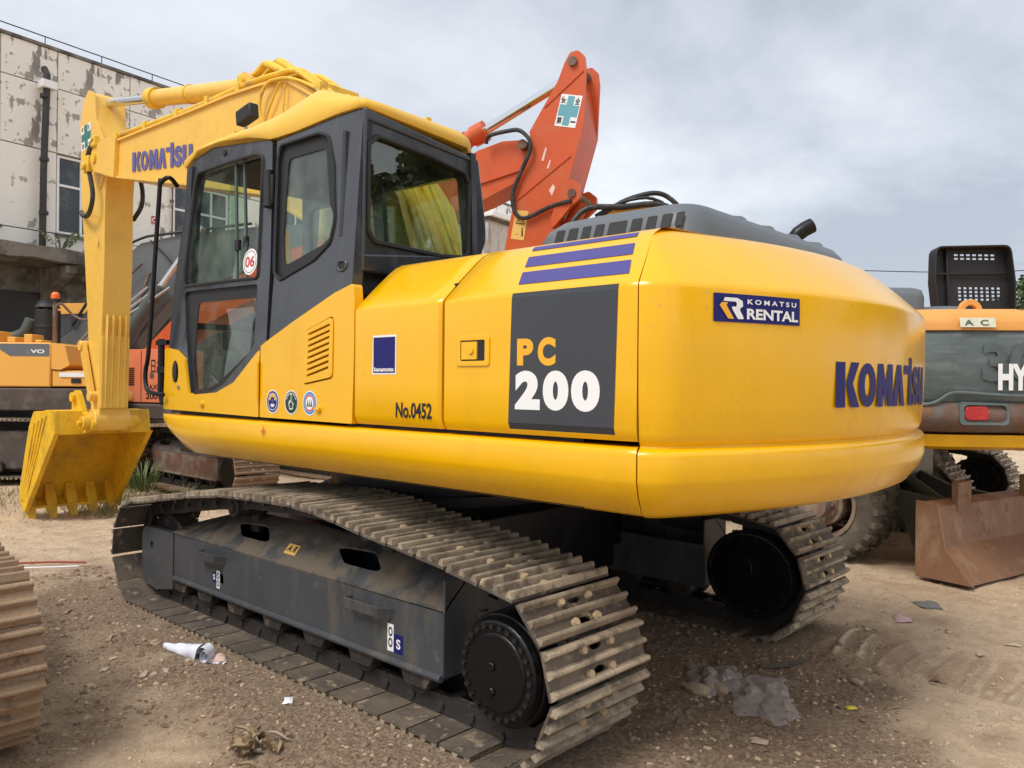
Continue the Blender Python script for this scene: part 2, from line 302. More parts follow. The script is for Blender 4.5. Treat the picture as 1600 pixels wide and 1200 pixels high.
# flat print: polygons given in (u,v), mapped to the surface by fm(u,v,d); d<0 stands proud
DK = 0.5      # scale of the film thickness
def decal(name, polys, fm, mat, parent, d=-0.003):
    d *= DK
    b = MB()
    for p in polys:
        outer, holes = (p[0], p[1:]) if isinstance(p[0][0], (list, tuple)) else (p, [])
        loops = [outer] + list(holes); flat = [q for l in loops for q in l]
        tri = tess(loops); b.add([fm(a, c, d) for a, c in flat], [tuple(t) for t in tri])
    return b.build(name, mat, parent)
_gl = {}
def text_geo(s, bold):
    if (s, bold) in _gl: return _gl[(s, bold)]
    c = bpy.data.curves.new('t', 'FONT'); c.body = s; c.offset = bold; c.resolution_u = 6; c.fill_mode = 'FRONT'
    o = bpy.data.objects.new('t', c); COL.objects.link(o); dg = bpy.context.evaluated_depsgraph_get(); dg.update()
    me = bpy.data.meshes.new_from_object(o.evaluated_get(dg)); vs = [(v.co.x, v.co.y) for v in me.vertices]; fs = [tuple(p.vertices) for p in me.polygons]
    bpy.data.objects.remove(o); bpy.data.curves.remove(c); bpy.data.meshes.remove(me); _gl[(s, bold)] = (vs, fs); return vs, fs
def text(name, s, rc, fm, mat, parent, bold=0.02, d=-0.003, slant=0.0):
    d *= DK; vs, fs = text_geo(s, bold)
    if not vs: return None
    x0 = min(p[0] for p in vs); x1 = max(p[0] for p in vs); y0 = min(p[1] for p in vs); y1 = max(p[1] for p in vs); b = MB(); P = []
    for x, y in vs:
        u = (x - x0) / (x1 - x0); v = (y - y0) / (y1 - y0); u = u + slant * v
        P.append(fm(rc[0] + u * (rc[1] - rc[0]), rc[2] + v * (rc[3] - rc[2]), d))
    b.add(P, fs); return b.build(name, mat, parent)
def ring(a, b): return [a, b]
def logo_letters():   # heavy condensed letters of the maker's word mark, each in a unit-high cell: (x offset, polygons)
    o = ell(.5, .5, .5, .5, 22); oi = ell(.5, .5, .17, .27, 16)
    K = [[(0, 0), (0, 1), (.40, 1), (.40, 0)], [(.44, .52), (.66, 1), (1.04, 1), (.74, .53), (1.06, 0), (.66, 0)]]
    O = [[o, oi]]
    Mm = [[(0, 0), (.03, 1), (.36, 1), (.5, .52), (.64, 1), (.97, 1), (1.0, 0), (.68, 0), (.67, .55), (.52, 0), (.47, 0), (.33, .55), (.32, 0)]]
    A = [[(0, 0), (.30, 1), (.70, 1), (1.0, 0), (.64, 0), (.5, .62), (.36, 0)]]
    T = [[(0, .78), (0, 1), (.60, 1), (.60, 1.2), (1.0, 1.2), (1.0, 0), (.60, 0), (.60, .78)]]
    U = [[(0, 1), (0, .3), (.05, .12), (.2, .02), (.5, -.02), (.8, .02), (.95, .12), (1, .3), (1, 1), (.62, 1), (.62, .3), (.5, .2), (.38, .3), (.38, 1)]]
    return [('K', .0, .150, K), ('O', .152, .138, O), ('M', .300, .155, Mm), ('A', .455, .14, A), ('T', .585, .125, T), ('S', .722, .115, None), ('U', .848, .152, U)]
def logo(rc, fm, mat, parent, d=-0.003):
    w = rc[1] - rc[0]; h = rc[3] - rc[2]
    for ch, x, cw, polys in logo_letters():
        g = (rc[0] + x * w, rc[0] + (x + cw) * w)
        if polys is None: text('lettering', 'S', (g[0], g[1], rc[2], rc[3]), fm, mat, parent, 0.06, d); continue
        mp = lambda pl: [(g[0] + a * (g[1] - g[0]), rc[2] + b * h) for a, b in pl]
        decal('lettering', [([mp(q) for q in p] if isinstance(p[0][0], (list, tuple)) else mp(p)) for p in polys], fm, mat, parent, d)
# ------------------------------------------------------------------ crawler tracks (shared builder)
def resample(P, n):
    L = [0]
    for i in range(len(P)): L.append(L[-1] + (P[(i + 1) % len(P)] - P[i]).length)
    T = L[-1]; out = []
    for k in range(n):
        t = T * k / n; i = max(j for j in range(len(P)) if L[j] <= t); q = (t - L[i]) / (L[i + 1] - L[i])
        out.append((P[i].lerp(P[(i + 1) % len(P)], q), (P[(i + 1) % len(P)] - P[i]).normalized()))
    return out
TOPLINE = [(-1.62, .755), (-1.49, .774), (-1.30, .797), (-1.12, .817), (-.91, .843), (-.73, .868), (-.55, .885), (-.36, .893), (-.05, .887), (.27, .874), (.69, .826), (1.03, .776), (1.30, .73)]
def track_path():
    P = []
    for k in range(0, 14):
        a = R(262 - k * 13.0); P.append(V((-1.755 + .348 * math.cos(a), .385 + .348 * math.sin(a))))
    P += [V(p) for p in TOPLINE]
    for k in range(0, 14):
        a = R(80 - k * 13.0); P.append(V((1.475 + .335 * math.cos(a), .374 + .335 * math.sin(a))))
    return P
def shoe_mesh(w=.6, holes=True):
    b = MB(); p = .187; h = w / 2
    hs = [[(u + a, v + c) for a, c in ell(0, 0, .017, .038, 10)] for u in (-.045, .047) for v in (0.0,)] if holes else []
    b.plate([(-p / 2 + .004, -h), (p / 2 - .006, -h), (p / 2 - .006, h), (-p / 2 + .004, h)], hs, lambda a, c, d: (a, c, d), .012, -.012)
    for i, (u, hh) in enumerate(((-.071, .027), (.0, .026), (.069, .028))):
        b.m = 1
        b.loft([[(u - .0165, y, 0), (u - .0085, y, hh - .003), (u - .004, y, hh), (u + .004, y, hh), (u + .0085, y, hh - .003), (u + .0165, y, 0)] for y in (-h, h)])
        b.m = 0
    b.m = 2
    for u in (-.045, .047):
        for v in (-.085, .085): b.cyl((u, v * (1 if u > 0 else .8), 0), (u, v * (1 if u > 0 else .8), .018), .019, .016, 8)
    b.m = 0
    return b
def link_mesh():
    b = MB()
    for y in (-.085, .085):
        b.plate(rnd([(-.10, -.10), (.08, -.10), (.10, -.07), (.10, -.03), (.07, -.013), (-.09, -.013), (-.12, -.05)], .02, 2), [], lambda a, c, d: (a, y + d, c), .034, -.017)
    b.cyl((-.095, -.10, -.055), (-.095, .10, -.055), .03, n=10); b.cyl((-.095, -.115, -.055), (-.095, .115, -.055), .017, n=8)
    return b
def crawler(root, yc, out, mats, n=45, detail=True, hub=True, name='crawler_track', framemat=None, rails=True):
    """one crawler: yc = centre line, out = +1 when its outer face looks to +y"""
    fm = framemat or (M['frame'], M['frametop'], M['chain'])
    core = MB(); core.box(-1.2, 1.2, yc - .05, yc + .05, .16, .19); tr = core.build(name, fm[2], root)
    sm = shoe_mesh(.6, detail).mesh('track_shoe', mats); lm = link_mesh().mesh('chain_link', fm[2])
    for k, (p, t) in enumerate(resample(track_path(), n)):
        nrm = V((-t.y, t.x))     # outward normal for this winding
        X = V((t.x, 0, t.y)); Z = V((nrm.x, 0, nrm.y)); Y = Z.cross(X)
        mt = Matrix((X, Y, Z)).transposed().to_4x4() @ Matrix.Rotation(R(random.uniform(-.7, .7)), 4, 'Z') @ Matrix.Rotation(R(random.uniform(-.8, .8)), 4, 'Y'); mt.translation = V((p.x, yc + random.uniform(-.004, .004), p.y))
        for nm, me in (('track_shoe', sm), ('chain_link', lm)):
            if nm == 'chain_link' and not rails: continue
            o = bpy.data.objects.new(nm, me); COL.objects.link(o); o.parent = tr; o.matrix_local = mt
    yo = yc + out * .15; yi = yc - out * .13       # outer / inner face of the frame
    Fo = lambda a, b, d: (a, yo - out * d, b)
    b = MB()
    b.plate([(-1.39, .235), (1.20, .235), (1.20, .515), (-1.39, .53)], [ell(.57, .33, .022, .035, 12)] if out > 0 else [], Fo, .012)
    b.plate([(-1.39, .235), (1.20, .235), (1.20, .50), (-1.39, .50)], [], lambda a, c, d: (a, yi + out * d, c), .012)
    b.box(-1.39, -1.378, *sorted((yo, yi)), .235, .66)
    b.box(-1.38, 1.2, *sorted((yo - .012 * out, yi)), .228, .24)
    fr = b.build('track_frame', fm[0], root, bevel=.006)
    # sloping muddy top with two clean-out slots
    zt = lambda t: .53 + .15 * min(1, t * 1.15) - .02 * t
    def Ft(a, t, d):
        z = .531 + (.145 * (t / .6) if t < .6 else .145 + .02 * (t - .6) / .4); k = 1.0
        if a > .75: k = max(.0, 1 - (a - .75) / .55)
        return (a, yo - out * t * .27, (.531 + (z - .531) * (.15 + .85 * k)) - d)
    b = MB(); xs = [-1.39 + i * .1 for i in range(27)]
    sl = [rnd([(.14, .26), (.46, .26), (.62, .52), (.30, .56)], .07, 3), rnd([(-.88, .26), (-.56, .26), (-.40, .52), (-.72, .56)], .07, 3)]
    b.plate([(x, 0) for x in xs] + [(1.21, .6), (1.21, 1)] + [(x, 1) for x in reversed(xs)] + [(-1.39, .6)], sl, Ft, .012)
    b.build('frame_top', fm[1], fr, ang=50)
    b = MB(); b.tube([(-1.38, yo + out * .004, .235), (1.18, yo + out * .004, .235)], .017, 8, 0); b.build('weld_rail', fm[0], fr)
    rw_ = random.Random(5); b = MB(); b.tube([(-1.38 + i * .02, yo - out * .004, .527 + rw_.uniform(-.001, .001)) for i in range(130)], .007, 6, 0); b.build('weld_bead', fm[1], fr)
    b = MB(); b.plate(rnd([(1.20, .16), (1.44, .115), (1.66, .14), (1.68, .47), (1.62, .515), (1.20, .52)], [0, .03, .03, .05, .03, 0]), [ell(1.52, .40, .022, .03, 12)], lambda a, c, d: (a, yo + out * .006 - out * d, c), .05)
    b.plate(rnd([(1.20, .14), (1.64, .14), (1.66, .49), (1.20, .51)], .03), [], lambda a, c, d: (a, yi + out * d, c), .04)
    b.box(1.2, 1.60, *sorted((yo - out * .03, yi + out * .03)), .46, .50); b.build('idler_yoke', fm[0], root, bevel=.01)
    b = MB()
    b.cyl((1.475, yc - .07, .374), (1.475, yc + .07, .374), .245, n=28); b.cyl((1.475, yc - .11, .374), (1.475, yc + .11, .374), .09, n=20); b.build('idler_wheel', fm[2], root, bevel=.01)
    rm = MB(); rm.cyl((0, -.12, 0), (0, .12, 0), .062, n=16); rm.cyl((0, -.125, 0), (0, -.07, 0), .084, n=18); rm.cyl((0, .07, 0), (0, .125, 0), .084, n=18); rm.cyl((0, -.15, 0), (0, .15, 0), .035, n=10)
    rm = rm.mesh('track_roller', fm[2])
    for x in (-1.20, -.80, -.40, .0, .40, .78, 1.12):
        o = bpy.data.objects.new('track_roller', rm); COL.objects.link(o); o.parent = root; o.location = (x, yc, .205)
        if detail:
            for s in (out,):
                g = MB(); g.plate(rnd([(x - .12, .245), (x + .12, .245), (x + .07, .16), (x - .07, .16)], .02, 2), [], lambda a, c, d: (a, yc + s * .135 + d, c), .014); g.build('roller_bracket', fm[2], fr)
    for x, z in ((.50, .765), (-.78, .80)):
        b = MB(); b.cyl((x, yc - .1, z), (x, yc + .12, z), .062, n=18); b.cyl((x, yc + .12 * out, z), (x, yc + .135 * out, z), .035, n=12); b.box(x - .04, x + .04, yc - .06, yc - .02, .6, z); b.build('carrier_roller', fm[2], root, bevel=.006)
    # sprocket and final drive
    b = MB(); pts = []
    for k in range(42):
        a = 2 * PI * k / 42; rr = .315 if k % 2 else .262; pts.append((-1.755 + rr * math.cos(a), .385 + rr * math.sin(a)))
    b.plate(pts, [], lambda a, c, d: (a, yc + d, c), .06, -.03); b.build('sprocket', fm[2], root)
    if hub:
        hx, hz = -1.755, .372; b = MB()
        b.cyl((hx, yc - out * .05, hz), (hx, yc + out * .17, hz), .232, .226, 40); b.cyl((hx, yc + out * .17, hz), (hx, yc + out * .205, hz), .215, .20, 40)
        h = b.build('final_drive', M['oilblack'], root, bevel=.008)
        b = MB(); b.cyl((hx, yc + out * .204, hz), (hx, yc + out * .212, hz), .158, .150, 40); b.cyl((hx + .02, yc + out * .212, hz + .02), (hx + .02, yc + out * .222, hz + .02), .022, .018, 8); b.cyl((hx + .02, yc + out * .212, hz - .08), (hx + .02, yc + out * .222, hz - .08), .022, .018, 8); b.split('hub_cover', M['oilblack'], h, bevel=.004)
        bmh = MB(); bmh.cyl((0, 0, 0), (0, out * .012, 0), .0125, .0115, 6); bmh = bmh.mesh('hub_bolt', M['wetbolt'])
        for k in range(26):
            a = 2 * PI * k / 26; o = bpy.data.objects.new('hub_bolt', bmh); COL.objects.link(o); o.parent = h
            o.location = (hx + .180 * math.cos(a), yc + out * .204, hz + .180 * math.sin(a))
    else:
        b = MB(); b.plate(ell(-1.72, .38, .285, .262, 64), [], lambda a, c, d: (a, yi - out * .05 + out * d, c), .05); q = b.build('motor_cover', M['oilblack'], root, bevel=.02)
        b = MB(); b.tube([(x, yi - out * .055, z) for x, z in ell(-1.72, .38, .262, .240, 30)] , .007, 6, 0); b.build('cover_rim', M['wetbolt'], q)
        b = MB(); b.plate(ell(-1.66, .40, .10, .12, 30), [], lambda a, c, d: (a, yi - out * .10 + out * d, c), .05); b.build('motor_hump', M['oilblack'], q, bevel=.03)
        bmh = MB(); bmh.cyl((0, 0, 0), (0, -out * .012, 0), .012, .011, 6); bmh = bmh.mesh('cover_bolt', M['wetbolt'])
        for k in range(14):
            a = 2 * PI * k / 14; o = bpy.data.objects.new('cover_bolt', bmh); COL.objects.link(o); o.parent = q; o.location = (-1.72 + .236 * math.cos(a), yi - out * .05, .38 + .214 * math.sin(a))
    return fr, yo

# ------------------------------------------------------------------ plan curve of the tail shared by side doors and counterweight
class Plan:
    def __init__(s, R0, r, yh, ox=0, oy=0): s.R, s.r, s.yh, s.ox, s.oy = R0, r, yh, ox, oy; s.phi = s.c(0)[3]
    def c(s, d):
        rd = max(s.r - d, .02); cy = s.yh - d - rd; cx = -math.sqrt((s.R - d - rd) ** 2 - cy ** 2)
        return rd, cx, cy, math.degrees(math.atan2(cy, cx))
    def x(s, x, d, z, side=1): return (s.ox + x, s.oy + side * (s.yh - d), z)
    def a(s, a, d, z):
        rd, cx, cy, ph = s.c(d); m = 1
        if a > 180: a = 360 - a; m = -1
        if a <= s.phi:
            t = (a - 90) / (s.phi - 90); n = R(90 + t * (ph - 90)); x, y = cx + rd * math.cos(n), cy + rd * math.sin(n)
        else:
            t = (a - s.phi) / (180 - s.phi); n = R(ph + t * (180 - ph)); x, y = (s.R - d) * math.cos(n), (s.R - d) * math.sin(n)
        return (s.ox + x, s.oy + m * y, z)
PL = Plan(2.83, .2, 1.355)
CHAM = [(0, 1.835), (.004, 1.85), (.014, 1.862), (.10, 1.945), (.20, 2.035), (.235, 2.062), (.27, 2.08), (.33, 2.092)]
# ------------------------------------------------------------------ THE YELLOW EXCAVATOR
ex = thing('excavator', 'large glossy yellow crawler excavator with dark grey cab, filling the middle', 'excavator')
shoem = (M['shoe'], M['grouser'], M['bolt'])
fr, yo = crawler(ex, 1.1, 1, shoem)
crawler(ex, -1.1, -1, shoem, hub=False)
# steps, stickers on the near track frame
FF = lambda a, b, d: (a, yo + .0 - d, b)
for x0, x1 in ((.80, .50), (-.72, -1.06)):
    b = MB(); b.loft([[(x0, yo, .475), (x0 - .01, yo + .055, .475), (x1 + .06, yo + .055, .475), (x1, yo, .475)], [(x0 - .02, yo, .425), (x0 - .03, yo + .05, .43), (x1 + .07, yo + .05, .43), (x1 + .02, yo, .425)]], closed=False, cap=False)
    o = b.build('step', M['frame'], fr); s_ = o.modifiers.new('s', 'SOLIDIFY'); s_.thickness = .010; o.data.polygons.foreach_set('use_smooth', [False] * len(o.data.polygons))
decal('label', [rect(.625, .585, .27, .375)], FF, M['white'], fr); decal('label', [rect(.675, .63, .30, .36)], FF, M['navy'], fr)
decal('label', [rect(-1.005, -1.05, .275, .40)], FF, M['white'], fr); decal('label', [rect(-1.055, -1.115, .275, .36)], FF, M['navy'], fr)
for cx, cz, s in ((.605, .345, 1), (.605, .30, 1), (-1.028, .365, 1.1), (-1.028, .315, 1.1)):
    decal('hook_mark', [([*ell(cx, cz, .014 * s, .02 * s, 14)], [*ell(cx, cz, .008 * s, .012 * s, 12)])], FF, M['print'], fr, -.005)
text('lettering', 'S', (.665, .640, .315, .348), FF, M['white'], fr, .03, -.005); text('lettering', 'S', (-1.07, -1.10, .295, .34), FF, M['white'], fr, .03, -.005)
def Fs(a, t, d):
    z = .531 + (.145 * (t / .6)); return (a, yo - t * .27, z - d)
decal('warning_label', [[(-.04, .16), (-.15, .16), (-.135, .34), (-.025, .34)]], Fs, M['warn'], fr, -.006)
text('lettering', 'A R', (-.045, -.135, .2, .31), Fs, M['print'], fr, .03, -.009)
# car body and swing ring
b = MB(); b.box(-.95, .85, -.62, .62, .36, .80); b.box(-.75, .9, -1.0, 1.0, .42, .66); b.box(.2, 1.0, -1.0, 1.0, .34, .60); b.build('car_body', M['black'], ex, bevel=.02)
b = MB(); b.cyl((0, 0, .78), (0, 0, 1.0), .72, n=48); b.cyl((0, 0, .80), (0, 0, .86), .78, n=48); b.build('swing_ring', M['black'], ex)
b = MB(); b.box(-2.25, 1.0, -1.2, 1.2, 1.052, 1.10); b.box(-2.3, .6, -.5, .5, .99, 1.052); b.build('revolving_frame', M['black'], ex, bevel=.01)
# inner dark shell so that panel gaps read dark
b = MB(); b.box(-2.15, .0, -1.27, 1.27, 1.06, 1.93); b.box(-.0, 1.08, -1.27, 1.27, 1.06, 1.3); b.build('inner_shell', M['black'], ex)
# skirts
SK = [(.30, 1.055), (.12, 1.052), (.075, 1.068), (.022, 1.135), (.004, 1.175), (0, 1.19), (0, 1.270), (.006, 1.288), (.02, 1.298), (.06, 1.300), (.30, 1.300)]
for sd_ in (1, -1):
    b = MB(); rg = []
    for x, f in ((1.16, .0), (1.155, .25), (1.135, .45), (1.08, .7), (.98, .9), (.86, 1.0), (.5, 1.0), (-.6, 1), (-1.6, 1), (-2.352, 1)):
        rg.append([PL.x(x, d + .012 * (1 - f), 1.30 - (1.30 - z) * f if f < 1 else z, sd_) for d, z in SK])
    if sd_ == 1: rg += [[PL.a(a, d, z) for d, z in SK] for a in (95, 100, 105, 108.6)]
    b.loft(rg); b.build('side_skirt', M['yellow'], ex, ang=40)
# counterweight
CWS = [(.9, 1.05), (.20, 1.045), (.11, 1.050), (.07, 1.070), (.022, 1.135), (.004, 1.175), (0, 1.19), (0, 1.268), (.003, 1.279), (.012, 1.288), (.032, 1.296), (.034, 1.303), (.022, 1.318), (.014, 1.345), (.006, 1.45), (0, 1.6)] + CHAM + [(.9, 2.11)]
b = MB(); rg = []
for i in range(0, 71):
    a = 110 + (250 - 110) * i / 70; rg.append([PL.a(a, d, z) for d, z in CWS])
b.loft(rg); cw = b.build('counterweight', M['yellow'], ex, ang=40)
# side doors on the left (plan curve) and matching right side
DS = [(.07, 1.315), (.02, 1.318), (.012, 1.33), (0, 1.36), (0, 1.5), (0, 1.7)] + CHAM + [(.7, 2.105), (.7, 2.06), (.28, 2.04), (.06, 1.84), (.07, 1.6)]
def door(name, x0, x1, wrap=False, side=1, ins=0.0, dz=0.0):
    b = MB(); xs = [x0 + (x1 - x0) * i / 6 for i in range(7)]; n = len(xs)
    e = (xs[0] - .008, xs[0]) ; q = [(xs[0], .012)] + [(x, 0) for x in [x0 + math.copysign(.012, x1 - x0)] + xs[1:-1]]
    q += [(xs[-1] - (0 if wrap else math.copysign(.012, x1 - x0)), 0)] + ([] if wrap else [(xs[-1], .012)])
    rg = [[PL.x(x, d + o_ + ins, z + dz, side) for d, z in DS] for x, o_ in q]
    if wrap: rg += [[PL.a(a, d, z) for d, z in DS] for a in (94, 98, 102, 106, 108.8)]
    b.loft(rg); return b.build(name, M['yellow'], ex, ang=38)
d1 = door('side_door', -.868, -1.462); d2 = door('side_door', -1.478, -2.352, wrap=True)
door('side_door', .2, -1.40, side=-1); door('side_door', -1.42, -2.36, side=-1)
FL = lambda a, b, d: (a, 1.355 + d * -1, b)
# low panels below the cab
Y2 = lambda a, b, d: (a, 1.351 - d, b)
b = MB(); b.plate(rnd([(1.149, 1.33), (-.012, 1.318), (-.012, 1.60), (-.03, 1.690), (.257, 1.503), (.456, 1.443), (.80, 1.423), (.865, 1.647), (.976, 1.70), (1.125, 1.72)], [.02, .01, .0, .02, .05, .08, .02, .05, .03, .03]), [ell(.985, 1.56, .045, .075, 16)], Y2, .05)
dl = b.build('door_lower_panel', M['yellow'], ex, bevel=.008, seg=3)
b = MB(); b.plate(ell(.985, 1.56, .047, .078, 16), [], lambda a, c, d: (a, 1.32 + d, c), .01); b.build('handle_recess', M['rubber'], dl)
b = MB(); b.plate(ell(.985, 1.56, .022, .06, 16), [], lambda a, c, d: (a, 1.34 + d, c), .018); b.build('handle', M['rubber'], dl, bevel=.006)
b = MB(); b.cyl((.93, 1.35, 1.47), (.93, 1.36, 1.47), .012); b.build('keyhole', M['steel'], dl)
VR = [(-.452, 1.762), (-.703, 1.832), (-.700, 1.528), (-.440, 1.492)]
b = MB(); b.plate(rnd([(-.030, 1.318), (-.852, 1.315), (-.862, 1.6), (-.864, 1.90), (-.857, 1.972), (-.70, 1.935), (-.335, 1.812), (-.066, 1.714), (-.032, 1.698)], [.01, .01, 0, 0, .02, 0, 0, 0, 0]), [rnd(VR, .03)], Y2, .05)
vp = b.build('air_intake_panel', M['yellow'], ex, bevel=.012, seg=3)
sl = []
for k in range(8):
    t = k / 7; z0 = 1.738 - t * .205; z1 = z0 + .042
    sl.append([(-.492 + t * .012, z0), (-.676 + t * .010, z1), (-.676 + t * .010, z1 + .011), (-.492 + t * .012, z0 + .011)])
b = MB(); b.plate(rnd([(x * .985 - .0085, (z - 1.66) * .96 + 1.66) for x, z in VR], .03), sl, lambda a, c, d: (a, 1.357 - d, c), .03); b.build('louvre', M['yellow'], vp, bevel=.003)
b = MB(); b.box(-.020, -.006, 1.35, 1.372, 1.52, 1.60); b.box(-.020, -.006, 1.35, 1.372, 1.43, 1.50); b.cyl((-.02, 1.362, 1.42), (-.02, 1.362, 1.61), .010); b.build('hinge', M['yellow'], vp)
# hinge knob, bolts
for x, z in ((.62, 1.372), (-.585, 1.378)):
    b = MB(); b.cyl((x, 1.351, z), (x, 1.362, z), .022, .018, 14); b.box(x - .02, x + .02, 1.36, 1.368, z - .006, z + .006); b.build('latch', M['yellow'], ex)
# recessed lock on rear side door
b = MB(); b.plate(rect(-1.565, -1.752, 1.578, 1.698, .015), [rect(-1.59, -1.727, 1.598, 1.680, .006)], FL, .012, -.006); lk = b.build('lock_surround', M['yellow'], d2, bevel=.004)
b = MB(); b.plate(rect(-1.59, -1.727, 1.598, 1.680), [], FL, .003, -.001); b.build('lock_recess', M['rubber'], d2)
b = MB(); b.plate(rect(-1.598, -1.685, 1.604, 1.674, .004), [], FL, .008, -.008); b.cyl((-1.655, 1.362, 1.640), (-1.655, 1.370, 1.640), .014); b.build('lock_flap', M['yellow'], d2, bevel=.002)
# prints on the left side
decal('model_panel', [rect(-1.862, -2.352, z0, z1) for z0, z1 in ((1.322, 1.334), (1.334, 1.362), (1.362, 1.60), (1.60, 1.833))], lambda a, c, d: (a - (c - 1.32) * .028 + .01, 1.355 - d - (.019 if c < 1.33 else .012 if c < 1.35 else 0), c), M['decaldark'], d2, -.003)
decal('model_panel', [rect(-1.862, -2.352, 1.833, 1.852)], lambda a, c, d: (a - (c - 1.32) * .028 + .01, 1.355 - d - (c - 1.833) * .25, c), M['decaldark'], d2, -.003)
text('lettering', 'P', (-1.897, -1.978, 1.578, 1.678), FL, M['orangevinyl'], d2, .055, -.005); text('lettering', 'C', (-2.000, -2.085, 1.576, 1.680), FL, M['orangevinyl'], d2, .055, -.005)
for x0, x1, ch in ((-1.888, -2.012, '2'), (-2.026, -2.146, '0'), (-2.158, -2.284, '0')): text('lettering', ch, (x0, x1, 1.413, 1.558), FL, M['white'], d2, .065, -.005)
def inset(z):
    for (d0, z0), (d1, z1) in zip(CHAM, CHAM[1:]):
        if z <= z1: return d0 + (d1 - d0) * max(0, z - z0) / (z1 - z0)
    return CHAM[-1][0]
def FC(a, z, d): return (a, 1.355 - inset(z) - d * .74, z - d * .67)
for zs in ((1.888, 1.944), (1.968, 2.018), (2.048, 2.062, 2.070)):
    sh_ = lambda z: (z - 1.888) * .55
    decal('stripe', [[(-1.862 + sh_(z0), z0), (-2.372 + sh_(z0), z0), (-2.372 + sh_(z1), z1), (-1.862 + sh_(z1), z1)] for z0, z1 in zip(zs, zs[1:])], FC, M['purple'], d2, -.005)
# sticker of the rental firm: plain blue board with its name, white rim
decal('sticker', [[(-1.010, 1.545), (-1.014, 1.720), (-1.105, 1.720), (-1.18, 1.720), (-1.18, 1.545)]], FL, M['white'], d1, -.003)
decal('sticker', [rect(-1.019, -1.172, 1.552, 1.711)], FL, M['navy'], d1, -.0045); text('lettering', 'kanamoto', (-1.026, -1.164, 1.558, 1.578), FL, M['white'], d1, .03, -.006)
text('lettering', 'No.0452', (-1.180, -1.416, 1.357, 1.424), FL, M['print'], d1, .028, -.004)
# round stickers
for i, x in enumerate((-.160, -.338, -.505)):
    z = 1.404; F_ = lambda a, c, d: (a, 1.351 - d, c)
    decal('sticker', [ell(x, z, .062, .062, 32)], F_, M['white'], vp, -.003)
    decal('sticker', [ell(x, z, .056, .056, 32)], F_, (M['navy'], M['dkgreen'], M['ltblue'])[i], vp, -.004)
    if i == 0:
        decal('sticker', [(ell(x, z, .046, .046, 28), ell(x, z, .042, .042, 28))], F_, M['white'], vp, -.005)
        for k in range(5):
            a = R(20 + k * 35); decal('sticker', [ell(x + .028 * math.cos(a), z + .006 + .028 * math.sin(a), .009, .010, 10)], F_, M['warn'], vp, -.005)
        decal('sticker', [rnd([(x - .022, z - .012), (x + .022, z - .012), (x + .012, z - .028), (x - .012, z - .028)], .004)], F_, M['white'], vp, -.005)
        decal('sticker', [ell(x, z + .004, .009, .012, 12)], F_, M['logo'], vp, -.0055)
    elif i == 1:
        decal('sticker', [rnd([(x + .004, z + .044), (x - .006, z + .044), (x - .008, z + .006), (x - .022, z - .006), (x - .014, z - .036), (x + .014, z - .036), (x + .024, z - .010), (x + .018, z + .012), (x + .006, z + .006)], .004)], F_, M['white'], vp, -.005)
        decal('sticker', [rnd([(x + .001, z + .040), (x - .004, z + .040), (x - .005, z + .002), (x - .015, z - .008), (x - .010, z - .030), (x + .010, z - .030), (x + .018, z - .010), (x + .008, z + .0), (x + .002, z + .002)], .003)], F_, M['dkgreen'], vp, -.006)
        for k in range(8):
            a = R(25 + k * 18.5); decal('sticker', [rect(x + .046 * math.cos(a) - .004, x + .046 * math.cos(a) + .004, z + .046 * math.sin(a) - .004, z + .046 * math.sin(a) + .004)], F_, M['white'], vp, -.005)
    else:
        decal('sticker', [ell(x, z, .043, .043, 28)], F_, M['white'], vp, -.005); decal('sticker', [(ell(x, z, .041, .041, 28), ell(x, z, .034, .034, 28))], F_, M['red'], vp, -.006)
        for k in (-1, 0, 1): decal('sticker', [[(x + k * .017 - .008, z - .018), (x + k * .017 + .008, z - .018), (x + k * .017, z + .020)]], F_, M['green'], vp, -.006)
# small red target mark on the skirt
decal('target_mark', [(ell(-.078, 1.243, .016, .016, 16), ell(-.078, 1.243, .013, .013, 16)), rect(-.050, -.106, 1.2415, 1.2445), rect(-.0765, -.0795, 1.210, 1.276)], lambda a, c, d: (a, 1.357 - d, c), M['red'], ex, -.003)
# counterweight prints
FA = lambda a, z, d: PL.a(a, d, z)
def arc_board(a0, a1, z0, z1, mat, d):
    b = MB(); n = 14; b.loft([[FA(a0 + (a1 - a0) * i / n, z, d) for z in (z0, z1)] for i in range(n + 1)], closed=False, cap=False); return b.build('sticker', mat, cw)
arc_board(156.3, 164.5, 1.727, 1.824, M['navy'], -.003)
DL = -.014
text('lettering', 'K O M A T S U', (159.2, 164.0, 1.791, 1.808), FA, M['white'], cw, .03, DL); text('lettering', 'RENTAL', (159.15, 164.2, 1.739, 1.776), FA, M['white'], cw, .035, DL)
decal('emblem', [rnd([(157.2, 1.810), (158.3, 1.810), (158.75, 1.80), (158.8, 1.782), (158.45, 1.772), (158.95, 1.738), (158.35, 1.738), (157.7, 1.780), (158.2, 1.780), (158.25, 1.792), (158.1, 1.797), (157.05, 1.797)], .006, 2)], FA, M['white'], cw, DL)
decal('emblem', [[(156.95, 1.793), (157.45, 1.793), (157.35, 1.783), (158.0, 1.738), (157.5, 1.738), (156.75, 1.783)]], FA, M['orangevinyl'], cw, DL)
logo((169.0, 190.8, 1.430, 1.604), FA, M['navy'], cw, -.0025)
